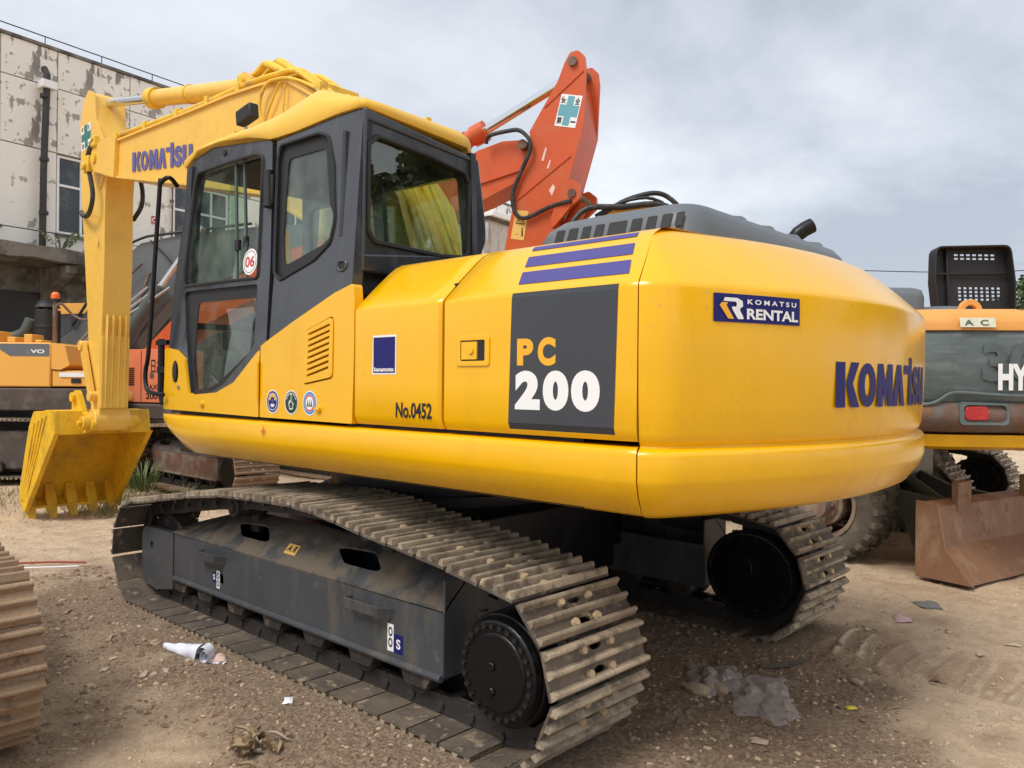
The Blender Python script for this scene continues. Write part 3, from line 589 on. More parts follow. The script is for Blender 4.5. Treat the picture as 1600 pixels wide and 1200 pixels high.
# engine hood
b = MB(); HD = [(0, 2.085), (.010, 2.14), (.03, 2.195), (.065, 2.232), (.12, 2.25), (.5, 2.256)]
def hood_ring(d, z):
    q = rnd([(-1.50 - d * 1.6, .86 - d), (-1.50 - d * 1.6, -.80 + d), (-2.36 + d * .8, -.80 + d), (-2.36 + d * .8, .86 - d)], .12, 5); return [(x, y, z - max(0, .5 - (y + .8)) * .02) for x, y in q]
b.loft([hood_ring(d, z) for d, z in HD[:-1]] + [hood_ring(.3, 2.258)]); hd_ = b.build('engine_hood', M['hood'], ex, ang=45)
for k in range(4):
    y = .36 - k * .28; b = MB(); b.loft([[(x, y + .075 * math.cos(a), z + rr * math.sin(a)) for a in [PI * j / 8 for j in range(9)]] for x, z, rr in ((-1.75, 2.215, .0), (-1.95, 2.225, .03), (-2.20, 2.225, .04), (-2.30, 2.20, .045), (-2.345, 2.12, .04))], closed=False, cap=False); b.build('hood_rib', M['hood'], hd_, ang=70)
for x0, x1 in ((-1.655, -1.70), (-1.725, -1.775), (-1.80, -1.845), (-1.87, -1.915), (-1.94, -2.03), (-2.055, -2.105), (-2.13, -2.175), (-2.20, -2.245), (-2.265, -2.30)):
    b = MB(); b.plate(rnd([(x0 + .0, 2.132), (x1 + .0, 2.132), (x1, 2.190), (x0, 2.190)], .006, 2), [], lambda a, c, d: (a, .8535 - (c - 2.13) * .38 + d, c), .004); b.build('hood_vent', M['rubber'], hd_)
b = MB(); b.tube([(-2.0, -.87, 2.05), (-2.0, -.87, 2.33), (-2.025, -.89, 2.39), (-2.075, -.935, 2.43)], .043, 14); p = b.build('exhaust_pipe', M['black'], ex)
b = MB(); b.cyl((-2.074, -.934, 2.4295), (-2.0765, -.936, 2.4315), .036); b.build('pipe_mouth', M['rubber'], p)
# right front deck box (hidden from here, seen through the cab)
b = MB(); b.box(-.9, 1.1, -1.3, -.45, 1.3, 1.8); b.build('tool_box', M['yellow'], ex, bevel=.03)
# ------------------------------------------------------------------ cab
def yc_(z): return 1.33 - max(0, z - 1.75) * .075
Fcab = lambda a, b, d: (a, yc_(b) - d, b)
DW = rnd([(.955, 2.095), (.962, 2.188), (.922, 2.709), (.895, 2.800), (.464, 2.797), (.205, 2.786), (.113, 2.765), (.100, 2.60), (.068, 2.075), (.5, 2.088)], [.03, 0, .05, .05, 0, .05, .06, 0, .03, 0])
LW = rnd([(.948, 2.062), (.072, 2.042), (.060, 1.715), (.130, 1.655), (.406, 1.490), (.530, 1.448), (.799, 1.412), (.875, 1.786)], [.03, .02, .03, .06, .1, .05, .03, 0])
DO = rnd([(1.005, 2.862), (.94, 2.908), (.75, 2.928), (.5, 2.922), (.285, 2.893), (.105, 2.862), (.030, 2.825), (.008, 2.642), (-.046, 2.151), (-.062, 1.72), (-.018, 1.63), (.25, 1.46), (.45, 1.405), (.80, 1.380), (.852, 1.62), (1.07, 1.705), (1.107, 1.715), (1.103, 2.106), (1.046, 2.523)], [.04, .03, 0, 0, 0, .03, .03, 0, 0, .02, .02, 0, 0, .02, 0, 0, 0, 0, 0])
b = MB(); b.plate(DO, [DW, LW], Fcab, .055, -.006); cd_ = b.build('cab_door', M['cabgrey'], ex, bevel=.010, seg=3)
def grow(p, s, c): return [(c[0] + (x - c[0]) * s, c[1] + (z - c[1]) * s) for x, z in p]
b = MB(); b.tube([(x, yc_(z) + .008, z) for x, z in DW + [DW[0], DW[1]]], .010, 6, 0); b.build('window_seal', M['rubber'], cd_)
LC = rnd([(.780, 1.985), (.104, 1.972), (.092, 1.718), (.150, 1.668), (.494, 1.500), (.583, 1.474), (.760, 1.455), (.800, 1.62)], [.03, .03, .02, .03, .03, .03, .03, 0])
b = MB(); b.plate(grow(LW, 1.01, (.5, 1.75)), [LC], Fcab, .006, .012); b.build('window_border', M['rubber'], cd_)
def pane(poly, dd, parent, mat='glass', f=Fcab, name='window_pane'):
    b = MB(); b.plate(poly, [], f, .005, dd); return b.build(name, M[mat], parent)
pane(LC, .018, cd_)
xm = .420
pane([(.945, 2.10), (.955, 2.19), (.915, 2.70), (.88, 2.79), (.475, 2.79), (.352, 2.09)], .015, cd_)
pane([(.58, 2.785), (.40, 2.785), (.20, 2.78) , (.11, 2.75), (.10, 2.6), (.075, 2.085), (.44, 2.09)], .032, cd_) if False else None
pane([(.57, 2.785), (.41, 2.785), (.275, 2.09), (.44, 2.09)], .034, cd_)
for xa, xb, dd in ((.475, .352, .012), (.41, .275, .030)):
    b = MB(); b.loft([[(xa, yc_(2.79) - dd, 2.79), (xa - .018, yc_(2.79) - dd, 2.79), (xa - .018, yc_(2.79) - dd - .012, 2.79), (xa, yc_(2.79) - dd - .012, 2.79)], [(xb, yc_(2.09) - dd, 2.09), (xb - .018, yc_(2.09) - dd, 2.09), (xb - .018, yc_(2.09) - dd - .012, 2.09), (xb, yc_(2.09) - dd - .012, 2.09)]]); b.build('slide_rail', M['greengrey'], cd_)
b = MB(); b.box(.335, .375, yc_(2.3) + .0, yc_(2.3) - .02, 2.26, 2.32); b.box(.30, .33, yc_(2.3) - .03, yc_(2.3) - .05, 2.28, 2.34); b.build('window_catch', M['rubber'], cd_)
# round sticker with number inside the sliding pane
CK = (.235, 2.185); Fk = lambda a, c, d: (a, yc_(c) - .030 - d, c)
decal('sticker', [ell(CK[0], CK[1], .078, .075, 30)], Fk, M['white'], cd_, -.002)
decal('sticker', [(ell(CK[0], CK[1], .066, .064, 30), ell(CK[0], CK[1], .062, .060, 30))], Fk, M['greengrey'], cd_, -.003)
text('lettering', '06', (CK[0] + .052, CK[0] - .048, CK[1] - .030, CK[1] + .032), Fk, M['red'], cd_, .02, -.004)
b = MB(); b.cyl((.565, yc_(2.86), 2.865), (.565, yc_(2.86) + .014, 2.865), .022, .018, 14); b.build('plug', M['rubber'], cd_)
b = MB(); b.cyl((.005, yc_(2.5) + .020, 2.455), (.018, yc_(2.6) + .020, 2.66), .026, n=12); b.box(-.03, .03, yc_(2.5) - .0, yc_(2.5) + .018, 2.47, 2.63); b.build('hinge', M['rubber'], ex, bevel=.004)
# fixed rear side wall
RW = rnd([(-.035, 2.700), (-.050, 2.790), (-.418, 2.782), (-.508, 2.748), (-.57, 2.592), (-.614, 2.303), (-.588, 2.196), (-.459, 2.124), (-.150, 2.045), (-.090, 2.085), (-.078, 2.16)], [.03, .03, 0, .06, 0, .1, .06, .08, .04, .02, 0])
RC = rnd([(-.115, 2.708), (-.465, 2.698), (-.535, 2.40), (-.572, 2.340), (-.565, 2.235), (-.50, 2.20), (-.155, 2.122), (-.120, 2.30)], [.04, .04, 0, .03, .03, .03, .04, 0])
SO = [(-.006, 2.822), (-.207, 2.826), (-.518, 2.838), (-.72, 2.838), (-.785, 2.825), (-.790, 2.30), (-.792, 1.95), (-.75, 1.93), (-.335, 1.800), (-.078, 1.705), (-.078, 2.151), (-.024, 2.642)]
b = MB(); b.plate(SO, [RW], Fcab, .06); sw = b.build('cab_side_wall', M['cabgrey'], ex, bevel=.014, seg=3)
b = MB(); b.plate(grow(RW, 1.02, (-.33, 2.42)), [RC], Fcab, .008, .016); b.build('window_border', M['rubber'], sw)
pane(RC, .022, sw)
b = MB(); b.tube([(x, yc_(z) + .002, z) for x, z in RW + [RW[0], RW[1]]], .009, 6, 0); b.build('window_seal', M['rubber'], sw)
# crease pressed into the wall, door catch
b = MB(); b.plate(ell(-.700, 2.072, .046, .032, 20), [rect(-.675, -.725, 2.056, 2.088, .014)], Fcab, .02, -.008); c_ = b.build('catch_surround', M['cabgrey'], sw, bevel=.007, seg=3)
b = MB(); b.plate(rect(-.675, -.725, 2.056, 2.088, .014), [], Fcab, .004, -.001); b.build('catch_slot', M['rubber'], sw)
b = MB(); b.tube([(-.655, yc_(2.6) - .002, 2.74), (-.665, yc_(2.45) - .002, 2.45), (-.672, yc_(2.25) - .002, 2.22)], .012, 8); b.build('pressed_rib', M['cabgrey'], sw)
# rear wall
Fr = lambda y, z, d: (-.80 + (1.25 - y) * .17 + d, y, z)
RO = [(1.262, 2.04), (.285, 2.04), (.285, 2.27), (.250, 2.34), (.249, 2.43), (.29, 2.63), (.33, 2.80), (1.252, 2.832)]
RR = [(1.243, 2.128), (.395, 2.235), (.352, 2.772), (1.232, 2.772)]
b = MB(); b.plate(RO, [RR], Fr, .05); rw = b.build('cab_rear_wall', M['cabgrey'], ex, bevel=.012, seg=3)
GW = rnd([(1.222, 2.245), (1.175, 2.195), (.66, 2.198), (.47, 2.215), (.415, 2.25), (.410, 2.64), (.455, 2.695), (.78, 2.714), (1.16, 2.714), (1.222, 2.66)], [.03, .03, 0, .03, .03, .03, .03, 0, .03, .03], 3)
b = MB(); b.plate(grow(RR, 1.03, (.82, 2.47)), [GW], Fr, .02, .012); b.build('window_frame', M['cabgrey'], rw, bevel=.004)
b = MB(); b.tube([Fr(y, z, .006) for y, z in GW + [GW[0], GW[1]]], .013, 6, 0); b.build('window_seal', M['rubber'], rw)
pane(GW, .02, rw, 'glassdark', Fr)
decal('sticker', [rect(.47, .43, 2.50, 2.54)], lambda y, z, d: Fr(y, z, .017), M['plasticdark'], rw)
# right wall, front frame, floor, ceiling
Fri = lambda a, b, d: (a, .33 + (.04 if b > 2.6 else 0) + d, b)
b = MB(); b.plate([(1.10, 1.35), (1.06, 2.86), (-.66, 2.82), (-.68, 1.35)], [rnd([(1.0, 1.95), (.97, 2.72), (.25, 2.72), (.20, 1.95)], .05), rnd([(.12, 1.95), (.15, 2.72), (-.55, 2.70), (-.57, 2.10), (-.2, 1.95)], .05)], Fri, .04)
rr_ = b.build('cab_right_wall', M['cabgrey'], ex)
pane([(1.0, 1.95), (.97, 2.72), (.25, 2.72), (.20, 1.95)], .02, rr_, f=Fri); pane([(.12, 1.95), (.15, 2.72), (-.55, 2.70), (-.57, 2.10), (-.2, 1.95)], .02, rr_, f=Fri)
b = MB()
for y0, y1 in ((.33, .39), (1.20, 1.27)): b.loft([[(1.13, y0, 1.35), (1.13, y1, 1.35), (1.06, y1, 1.35), (1.06, y0, 1.35)], [(1.12, y0, 1.72), (1.12, y1, 1.72), (1.05, y1, 1.72), (1.05, y0, 1.72)], [(1.02, y0, 2.85), (1.02, y1, 2.85), (.95, y1, 2.85), (.95, y0, 2.85)]])
b.box(.95, 1.02, .33, 1.25, 2.80, 2.86); b.box(1.03, 1.11, .33, 1.25, 1.84, 1.88); b.build('front_frame', M['cabgrey'], ex)
b = MB(); b.loft([[(1.09, .39, 1.4), (1.09, 1.2, 1.4)], [(1.085, .39, 1.72), (1.085, 1.2, 1.72)], [(.985, .39, 2.82), (.985, 1.2, 2.82)]], closed=False, cap=False); b.build('windscreen', M['glass'], ex)
b = MB(); b.box(-.70, 1.08, .37, 1.27, 1.30, 1.36); b.build('cab_floor', M['plasticdark'], ex)
b = MB(); b.box(-.62, .98, .40, 1.17, 2.795, 2.82); b.build('cab_ceiling', M['plasticdark'], ex)
b = MB(); b.box(-.72, -.66, .38, 1.20, 1.36, 2.17); b.build('rear_console', M['plasticdark'], ex)
b = MB(); b.box(-.35, .15, .58, 1.02, 1.58, 1.74); s_ = b.build('seat', M['seat'], ex, bevel=.05, seg=3)
b = MB(); b.loft([[(-.34, .60, 1.72), (-.34, 1.0, 1.72), (-.22, 1.0, 1.72), (-.22, .60, 1.72)], [(-.50, .62, 2.10), (-.50, .98, 2.10), (-.39, .98, 2.10), (-.39, .62, 2.10)]]); b.build('seat_back', M['seat'], s_, bevel=.04, seg=3)
b = MB(); b.box(-.20, .05, .66, .94, 1.36, 1.58); b.build('seat_base', M['plasticdark'], s_, bevel=.02)
for y in (.42, 1.08):
    b = MB(); b.box(-.25, .30, y, y + .12, 1.55, 1.80); q = b.build('armrest_console', M['plasticdark'], ex, bevel=.03); b = MB(); b.tube([(.24, y + .06, 1.8), (.26, y + .06, 1.98)], .018, 8); b.sphere((.262, y + .06, 2.01), .03, 8); b.build('joystick', M['rubber'], q)
for y in (.72, .86):
    b = MB(); b.tube([(.62, y, 1.36), (.66, y, 1.66), (.60, y, 1.86)], .011, 8); b.sphere((.6, y, 1.87), .025, 8); b.build('travel_lever', M['rubber'], ex)
bt = MB(); bt.loft([[(x + r * math.cos(a), y + r * math.sin(a), z) for a in [2 * PI * k / 12 for k in range(12)]] for x, y, z, r in ((.20, 1.17, 1.66, .03), (.205, 1.17, 1.69, .055), (.21, 1.17, 1.76, .06), (.225, 1.17, 1.82, .05), (.235, 1.17, 1.86, .022), (.24, 1.17, 1.88, .02))])
bo = bt.build('bottle', material('milky_plastic', (.45, .47, .46), .4, .2, 14), None); tag(bo, 'clear plastic bottle with a red cap hanging inside the cab door of the yellow excavator', 'bottle')
b = MB(); b.cyl((.24, 1.17, 1.88), (.25, 1.17, 1.93), .024, n=12); b.build('cap', M['red'], bo)
# roof
def zr(x):
    T = [(-.80, 2.832), (-.6, 2.842), (-.2, 2.832), (.03, 2.838), (.15, 2.868), (.3, 2.900), (.6, 2.932), (.9, 2.930), (1.0, 2.885), (1.06, 2.86)]
    for (a, p), (c, q) in zip(T, T[1:]):
        if x <= c: return p + (q - p) * max(0, (x - a)) / (c - a)
    return T[-1][1]
yl = [1.06 - i * (1.06 + .80) / 22 for i in range(23)]
cont = [(x, 1.262) for x in yl[:-1]] + [(-.765, 1.258), (-.79, 1.235)] + [(-.80 + .17 * t, 1.24 - t) for t in [.1 * k for k in range(1, 9)]] + [(x, .31) for x in reversed(yl) if x > -.6] + [(1.08, 1.20 - .2 * k) for k in range(5, 0, -1)]
rings = []
for ins, f in ((.0, 0), (-.008, .12), (-.004, .38), (.035, .68), (.09, .88), (.18, .97), (.32, 1.0)):
    q = []
    for x, y in cont:
        cx, cy = .13, .785; xx = x - ins * (1 if x > cx else -1) * min(1, abs(x - cx) / .5); yy = y - ins * (1 if y > cy else -1) * min(1, abs(y - cy) / .25)
        top = 3.0 - .05 * max(0, x - .75) + .085 * max(0, min(1, (.3 - x) / .65)) - (.42 * (-.40 - x) if x < -.40 else 0); q.append((xx, yy, zr(x) + f * (top - zr(x))))
    rings.append(q)
b = MB(); b.loft(rings); rf = b.build('cab_roof', M['roofyellow'], ex, ang=50)
for y in (1.10, .80, .45):
    b = MB(); b.cyl((-.66 + (1.2 - y) * .12, y, 2.885), (-.66 + (1.2 - y) * .12, y, 2.918), .020, .015, 12); b.build('roof_knob', M['hoseyellow'], rf)
b = MB(); b.box(-.65, -.635, .70, .73, 2.88, 2.945); b.build('roof_hook', M['hoseyellow'], rf)
b = MB(); b.box(.62, .65, 1.14, 1.17, 2.97, 3.03); b.build('roof_hook', M['hoseyellow'], rf)
# grab rail, side mirror bar at front of the cab
b = MB(); b.tube([(1.0, 1.34, 2.72), (.98, 1.40, 2.76), (1.05, 1.42, 2.735), (1.075, 1.42, 2.66), (1.20, 1.42, 1.75), (1.25, 1.42, 1.58), (1.25, 1.42, 1.50), (1.20, 1.42, 1.44), (1.08, 1.38, 1.42)], .014, 8, 4); b.build('grab_rail', M['black'], ex)
b = MB(); b.tube([(1.30, 1.30, 1.78), (1.30, 1.30, 1.42), (1.26, 1.30, 1.36)], .022, 8, 0); b.box(1.18, 1.34, 1.28, 1.32, 1.74, 1.77); b.box(1.14, 1.32, 1.28, 1.32, 1.56, 1.60); b.build('door_stop_bar', M['black'], ex)
# boom lamp
b = MB(); T_ = Matrix.Translation((.98, .88, 3.27)) @ Matrix.Rotation(R(8), 4, 'Y'); b.T = T_; b.box(-.095, .095, -.03, .04, -.045, .055); lp = b.build('work_lamp', M['rubber'], ex, bevel=.012)
b = MB(); b.tube([(1.0, .88, 3.20), (1.0, .88, 3.02)], .012, 8, 0); b.build('lamp_bracket', M['steel'], lp)

# ------------------------------------------------------------------ boom, arm, bucket
BT = [(5.05, 4.06), (4.817, 4.012), (3.113, 3.946), (2.45, 3.925), (2.0, 3.892), (1.75, 3.868), (1.54, 3.815), (1.28, 3.672), (1.12, 3.575), (.62, 3.22), (.20, 2.72), (.0, 2.2), (-.05, 1.75)]
BB = [(.42, 1.72), (.62, 2.15), (1.15, 2.66), (1.9, 3.02), (3.1, 3.285), (4.842, 3.648), (5.15, 3.72)]
b = MB(); b.prism(BT + BB, -.225, .225); bm_ = b.build('boom', M['boomyellow'], ex)
def strip(P, w, t, nm, sgn):
    b = MB(); rg = []
    for i, (x, z) in enumerate(P):
        d = (V(P[min(i + 1, len(P) - 1)]) - V(P[max(i - 1, 0)])).normalized(); n = V((-d.y, d.x)) * sgn
        rg.append([(x + n.x * o, y, z + n.y * o) for o, y in ((-.004, -w), (t, -w), (t, w), (-.004, w))])
    b.loft(rg); return b.build(nm, M['boomyellow'], bm_)
strip(BT[1:], .25, .018, 'top_plate', -1); strip(BB, .25, .018, 'bottom_plate', -1)
b = MB(); b.prism(rnd([(4.84, 3.63), (5.40, 3.79), (5.50, 3.92), (5.42, 4.05), (5.10, 4.09), (4.80, 4.03)], [0, .03, .05, .05, .03, 0]), .16, .27); b.prism(rnd([(4.84, 3.63), (5.40, 3.79), (5.50, 3.92), (5.42, 4.05), (5.10, 4.09), (4.80, 4.03)], [0, .03, .05, .05, .03, 0]), -.27, -.16); b.split('boom_nose', M['boomyellow'], bm_, bevel=.008)
logo((4.46, 3.14, 3.625, 3.82), lambda a, c, d: (a, .2295 - d * 0 + .003, c - (4.42 - a) * .127), M['logo'], bm_)
# hydraulic lines along the boom
for k, y in enumerate((.20, .15, .09, -.02, -.09)):
    z0 = .045 + .012 * (k % 2); b = MB()
    b.tube([(5.0, y, 4.06 + z0), (4.0, y, 4.0 + z0), (3.11, y, 3.955 + z0), (2.2, y, 3.935 + z0), (1.75, y, 3.90 + z0), (1.5, y, 3.86 + z0), (1.25, y, 3.70 + z0), (.95, y, 3.49 + z0), (.62, y, 3.26 + z0), (.25, y - .02, 2.80 + z0), (.02, y - .05, 2.3 + z0), (-.1, y - .1, 1.9)], .020 + .004 * (k % 2), 8)
    b.build('hydraulic_line', M['hoseyellow'], bm_)
for (x, z) in ((4.9, 4.08), (4.2, 4.045), (3.5, 4.01), (2.9, 3.985), (2.35, 3.965), (1.15, 3.68), (.5, 3.17)):
    b = MB(); b.box(x - .03, x + .03, -.12, .235, z - .04, z + .045); b.build('pipe_clamp', M['hoseyellow'], bm_, bevel=.006)
b = MB(); b.tube([(2.62, -.03, 4.20), (2.5, -.05, 4.15), (2.385, -.05, 4.155), (2.25, -.05, 4.19), (2.15, -.05, 4.215), (2.0, -.05, 4.13), (1.78, -.05, 3.99), (1.5, -.05, 3.84), (1.2, -.05, 3.70)], .038, 10); b.tube([(2.60, .06, 4.17), (2.45, .05, 4.12), (2.30, .05, 4.15), (2.2, .05, 4.18), (2.05, .05, 4.12), (1.80, .05, 3.98), (1.5, .05, 3.84), (1.2, .05, 3.70)], .032, 10); b.split('hydraulic_hose', M['hoseyellow'], bm_)
b = MB(); b.tube([(1.86, .26, 3.55), (1.90, .27, 3.66), (1.885, .27, 3.78), (1.79, .27, 3.86), (1.68, .26, 3.865), (1.5, .26, 3.83), (1.28, .26, 3.74), (1.1, .26, 3.64), (1.0, .26, 3.52)], .013, 8); b.tube([(1.87, .25, 3.55), (1.76, .26, 3.68), (1.62, .26, 3.83)], .009, 8); b.tube([(1.60, .25, 3.30), (1.58, .26, 3.5), (1.55, .26, 3.80)], .008, 8); b.split('hydraulic_hose', M['hoseyellow'], bm_)
b = MB(); b.cyl((1.72, .22, 3.44), (1.72, .30, 3.44), .11, n=20); b.cyl((1.72, .30, 3.44), (1.72, .34, 3.44), .06, n=16); b.build('boom_pin', M['hoseyellow'], bm_, bevel=.006)
# arm cylinder
AP, AQ = V((2.42, 0, 4.06)), V((5.86, 0, 4.70))
ad_ = (AQ - AP).normalized()
b = MB(); b.cyl(AP, AP + ad_ * 2.12, .085, n=24); cy = b.build('arm_cylinder', M['boomyellow'], ex)
b = MB(); b.cyl(AP + ad_ * 2.02, AP + ad_ * 2.16, .108, n=24); b.cyl(AP + ad_ * 1.25, AP + ad_ * 1.28, .093, n=24); b.sphere(AP, .11, 14); b.split('cylinder_collar', M['hoseyellow'], cy)
b = MB(); b.cyl(AP + ad_ * 2.1, AQ - ad_ * .1, .045, n=20); b.build('cylinder_rod', M['chrome'], cy)
b = MB(); b.cyl((AQ.x, -.085, AQ.z), (AQ.x, .085, AQ.z), .10, n=20); b.build('rod_eye', M['boomyellow'], cy, bevel=.005)
b = MB()
for y in (-.13, .09): b.prism(rnd([(2.7, 3.93), (2.25, 3.92), (2.30, 4.08), (2.42, 4.16), (2.54, 4.10)], .04), y, y + .04)
b.split('cylinder_bracket', M['boomyellow'], bm_, bevel=.005)
b = MB(); b.cyl((AP.x, -.17, AP.z), (AP.x, .17, AP.z), .045, n=14); b.build('bracket_pin', M['hoseyellow'], bm_)
# boom cylinders
for y in (-.42, .42):
    p0, p1 = V((1.1, y * .85, 1.35)), V((1.72, y * .8, 3.44)); d = (p1 - p0).normalized()
    b = MB(); b.cyl(p0, p0 + d * 1.35, .075, n=18); c = b.build('boom_cylinder', M['boomyellow'], ex); b = MB(); b.cyl(p0 + d * 1.35, p1, .042, n=14); b.build('cylinder_rod', M['chrome'], c)
# arm
AO = rnd([(5.49, 1.12), (5.47, 1.75), (5.388, 2.74), (5.378, 3.55), (5.34, 3.80), (5.36, 4.10), (5.50, 4.22), (5.62, 4.42), (5.66, 4.58), (5.72, 4.74), (5.86, 4.80), (5.98, 4.72), (6.12, 4.46), (6.12, 3.9), (6.09, 3.73), (5.947, 2.787), (5.86, 2.195), (5.757, 1.37), (5.73, 1.12)], [0, 0, 0, .1, .1, .1, .05, 0, 0, .05, .06, .06, .1, 0, 0, 0, 0, 0, 0])
b = MB(); b.prism(AO, -.15, .15); ar = b.build('arm', M['boomyellow'], ex, bevel=.008)
for y0, y1 in ((-.165, -.15), (.15, .165)):
    b = MB(); b.prism(rnd([(5.45, 4.22), (5.62, 4.42), (5.68, 4.74), (5.86, 4.82), (6.0, 4.72), (6.12, 4.44), (5.9, 3.9), (5.5, 3.62), (5.36, 3.80), (5.37, 4.1)], .05), y0, y1); b.build('arm_side_plate', M['boomyellow'], ar, bevel=.005)
b = MB(); b.box(5.345, 5.50, -.158, .158, 1.62, 2.28) if False else b.loft([[(5.458, -.145, 1.2), (5.458, .145, 1.2), (5.50, .145, 1.2), (5.50, -.145, 1.2)], [(5.425, -.145, 2.0), (5.425, .145, 2.0), (5.50, .145, 2.0), (5.50, -.145, 2.0)]])
b.build('wear_plate', M['boomyellow'], ar)
for y in (-.10, -.035, .035, .10):
    b = MB(); b.loft([[(5.475 - i * .0095 * k_, y - .018, 1.2 + .24 * k_) , (5.452 - .0095 * i * k_, y, 1.2 + .24 * k_), (5.475 - i * .0095 * k_, y + .018, 1.2 + .24 * k_)] for i, k_ in ((1, 0), (1.6, 4.3))]); b.build('wear_strip', M['boomyellow'], ar)
b = MB(); b.cyl((5.60, -.19, 1.06), (5.60, .19, 1.06), .125, n=24); b.build('arm_boss', M['boomyellow'], ar, bevel=.008)
b = MB(); b.cyl((5.37, -.29, 3.93), (5.37, .29, 3.93), .06, n=16); b.build('boom_nose_pin', M['hoseyellow'], ar)
Fa = lambda a, c, d: (a, .167 - d, c)
decal('safety_sign', [[(6.075, 4.43), (5.775, 4.44), (5.745, 4.165), (6.04, 4.145)]], Fa, M['white'], ar, -.002)
decal('safety_sign', [[(5.975, 4.43), (5.875, 4.435), (5.868, 4.345), (5.775, 4.35), (5.765, 4.255), (5.86, 4.25), (5.85, 4.17), (5.945, 4.165), (5.95, 4.25), (6.045, 4.245), (6.055, 4.335), (5.965, 4.34)]], Fa, M['tealgreen'], ar, -.004)
for ch, x, z in (('安', 6.05, 4.36), ('全', 5.865, 4.365), ('第', 6.03, 4.165), ('一', 5.84, 4.20)): text('lettering', ch, (x, x - .06, z, z + (.06 if ch != '一' else .012)), Fa, M['print'], ar, .02, -.004)
decal('warning_sign', [([(5.547, 3.10), (5.625, 2.965), (5.466, 2.96)], [(5.547, 3.075), (5.608, 2.976), (5.484, 2.971)])], lambda a, c, d: (a, .151 - d, c), M['hoseyellow'], ar, -.003); text('lettering', '!', (5.556, 5.536, 2.985, 3.045), lambda a, c, d: (a, .151 - d, c), M['print'], ar, .03, -.003)
b = MB(); b.tube([(5.33, .28, 4.12), (5.50, .27, 4.06), (5.62, .25, 3.98), (5.66, .24, 3.90)], .026, 8); b.tube([(5.55, .27, 3.86), (5.50, .26, 3.72), (5.46, .25, 3.55), (5.52, .25, 3.40), (5.66, .24, 3.34), (5.85, .22, 3.38), (6.0, .18, 3.44)], .026, 8)
b.tube([(5.45, -.24, 3.85), (5.40, -.26, 3.68), (5.42, -.26, 3.5), (5.55, -.22, 3.35)], .026, 8); b.split('arm_hose', M['hose'], ar)
b = MB(); b.box(5.48, 5.62, .24, .30, 3.80, 3.98); b.cyl((5.55, .3, 3.86), (5.55, .34, 3.86), .04); b.box(5.3, 5.42, .24, .30, 4.05, 4.16); b.split('hose_block', M['hoseyellow'], ar, bevel=.01)
# bucket linkage
b = MB()
for y in (.17, -.21): b.prism(rnd([(5.93, 1.96), (5.84, 1.95), (5.56, 1.36), (5.56, 1.28), (5.64, 1.27), (5.93, 1.86)], .03), y, y + .04)
b.split('bucket_link', M['boomyellow'], ex, bevel=.006); b = MB()
for (x, z) in ((5.888, 1.90), (5.60, 1.33)): b.cyl((x, -.23, z), (x, .23, z), .058, n=18)
b.split('link_pin', M['boomyellow'], ex, bevel=.006)
b = MB()
b.prism(rnd([(5.95, 1.93), (5.85, 1.93), (5.93, 1.26), (6.05, 1.24), (6.06, 1.33)], .03), -.06, .06); b.build('bucket_link', M['boomyellow'], ex, bevel=.006)
b = MB(); b.cyl((5.90, 0, 1.90), (6.02, 0, 3.35), .065, n=16); c = b.build('bucket_cylinder', M['boomyellow'], ex)
# bucket
W_ = .52
SP = [(5.74, .90), (5.78, 1.17), (6.46, 1.14), (6.62, .95), (6.93, .22), (6.96, .06), (6.80, -.03), (6.72, -.04)]
b = MB()
bk = None
SH = [(5.745, .90), (5.785, 1.16), (6.10, 1.165), (6.42, 1.12), (6.60, .93), (6.76, .58), (6.90, .22), (6.93, .06), (6.80, -.01)]
def shell(P, w, t):
    b = MB(); rg = []
    for i, p in enumerate(P):
        d = (V(P[min(i + 1, len(P) - 1)]) - V(P[max(i - 1, 0)])).normalized(); n = V((d.y, -d.x))
        rg.append([(p[0], -w, p[1]), (p[0], w, p[1]), (p[0] + n.x * t, w, p[1] + n.y * t), (p[0] + n.x * t, -w, p[1] + n.y * t)])
    b.loft(rg); return b
bk = shell(SH, W_ - .02, .025).build('bucket', M['bucket'], ex, ang=60)
for s in (1, -1):
    b = MB(); b.plate(rnd(SP, [.02, .03, .1, .1, .1, .05, .02, .02]), [], lambda a, c, d: (a, s * (W_ - d), c), .03); b.build('side_plate', M['bucket'], bk, bevel=.006)
for z0, z1, x0, x1 in ((.0, 1, .06, .0), ):
    pass
for k in range(4):
    b = MB(); q = .10 + k * .13; b.prism([(5.90 + q, 1.10 - k * .03), (5.93 + q, 1.10 - k * .03), (6.73 + k * .045, .10), (6.70 + k * .045, .06)], W_, W_ + .012); b.build('wear_strip', M['bucket'], bk)
for y in (.52,):
    b = MB(); b.prism([(5.70, .92), (5.80, .90), (6.80, -.02), (6.70, -.06)], y - .036, y + .018); b.build('side_cutter', M['bucket'], bk, bevel=.004); b = MB(); b.prism([(5.70, .92), (5.80, .90), (6.80, -.02), (6.70, -.06)], -y - .018, -y + .036); b.build('side_cutter', M['bucket'], bk, bevel=.004)
tm = MB(); tm.loft([[(.10, -.045, .22), (.10, .045, .22), (.14, .045, .20), (.14, -.045, .20)], [(.02, -.06, .06), (.02, .06, .06), (.11, .06, .04), (.11, -.06, .04)], [(-.04, -.05, -.06), (-.04, .05, -.06), (.04, .05, -.08), (.04, -.05, -.08)], [(-.085, -.038, -.17), (-.085, .038, -.17), (-.055, .038, -.175), (-.055, -.038, -.175)]])
tm = tm.mesh('tooth', M['bucket'])
for k in range(5):
    o = bpy.data.objects.new('tooth', tm); COL.objects.link(o); o.parent = bk; o.location = (6.74, .46 - k * .23, .02)
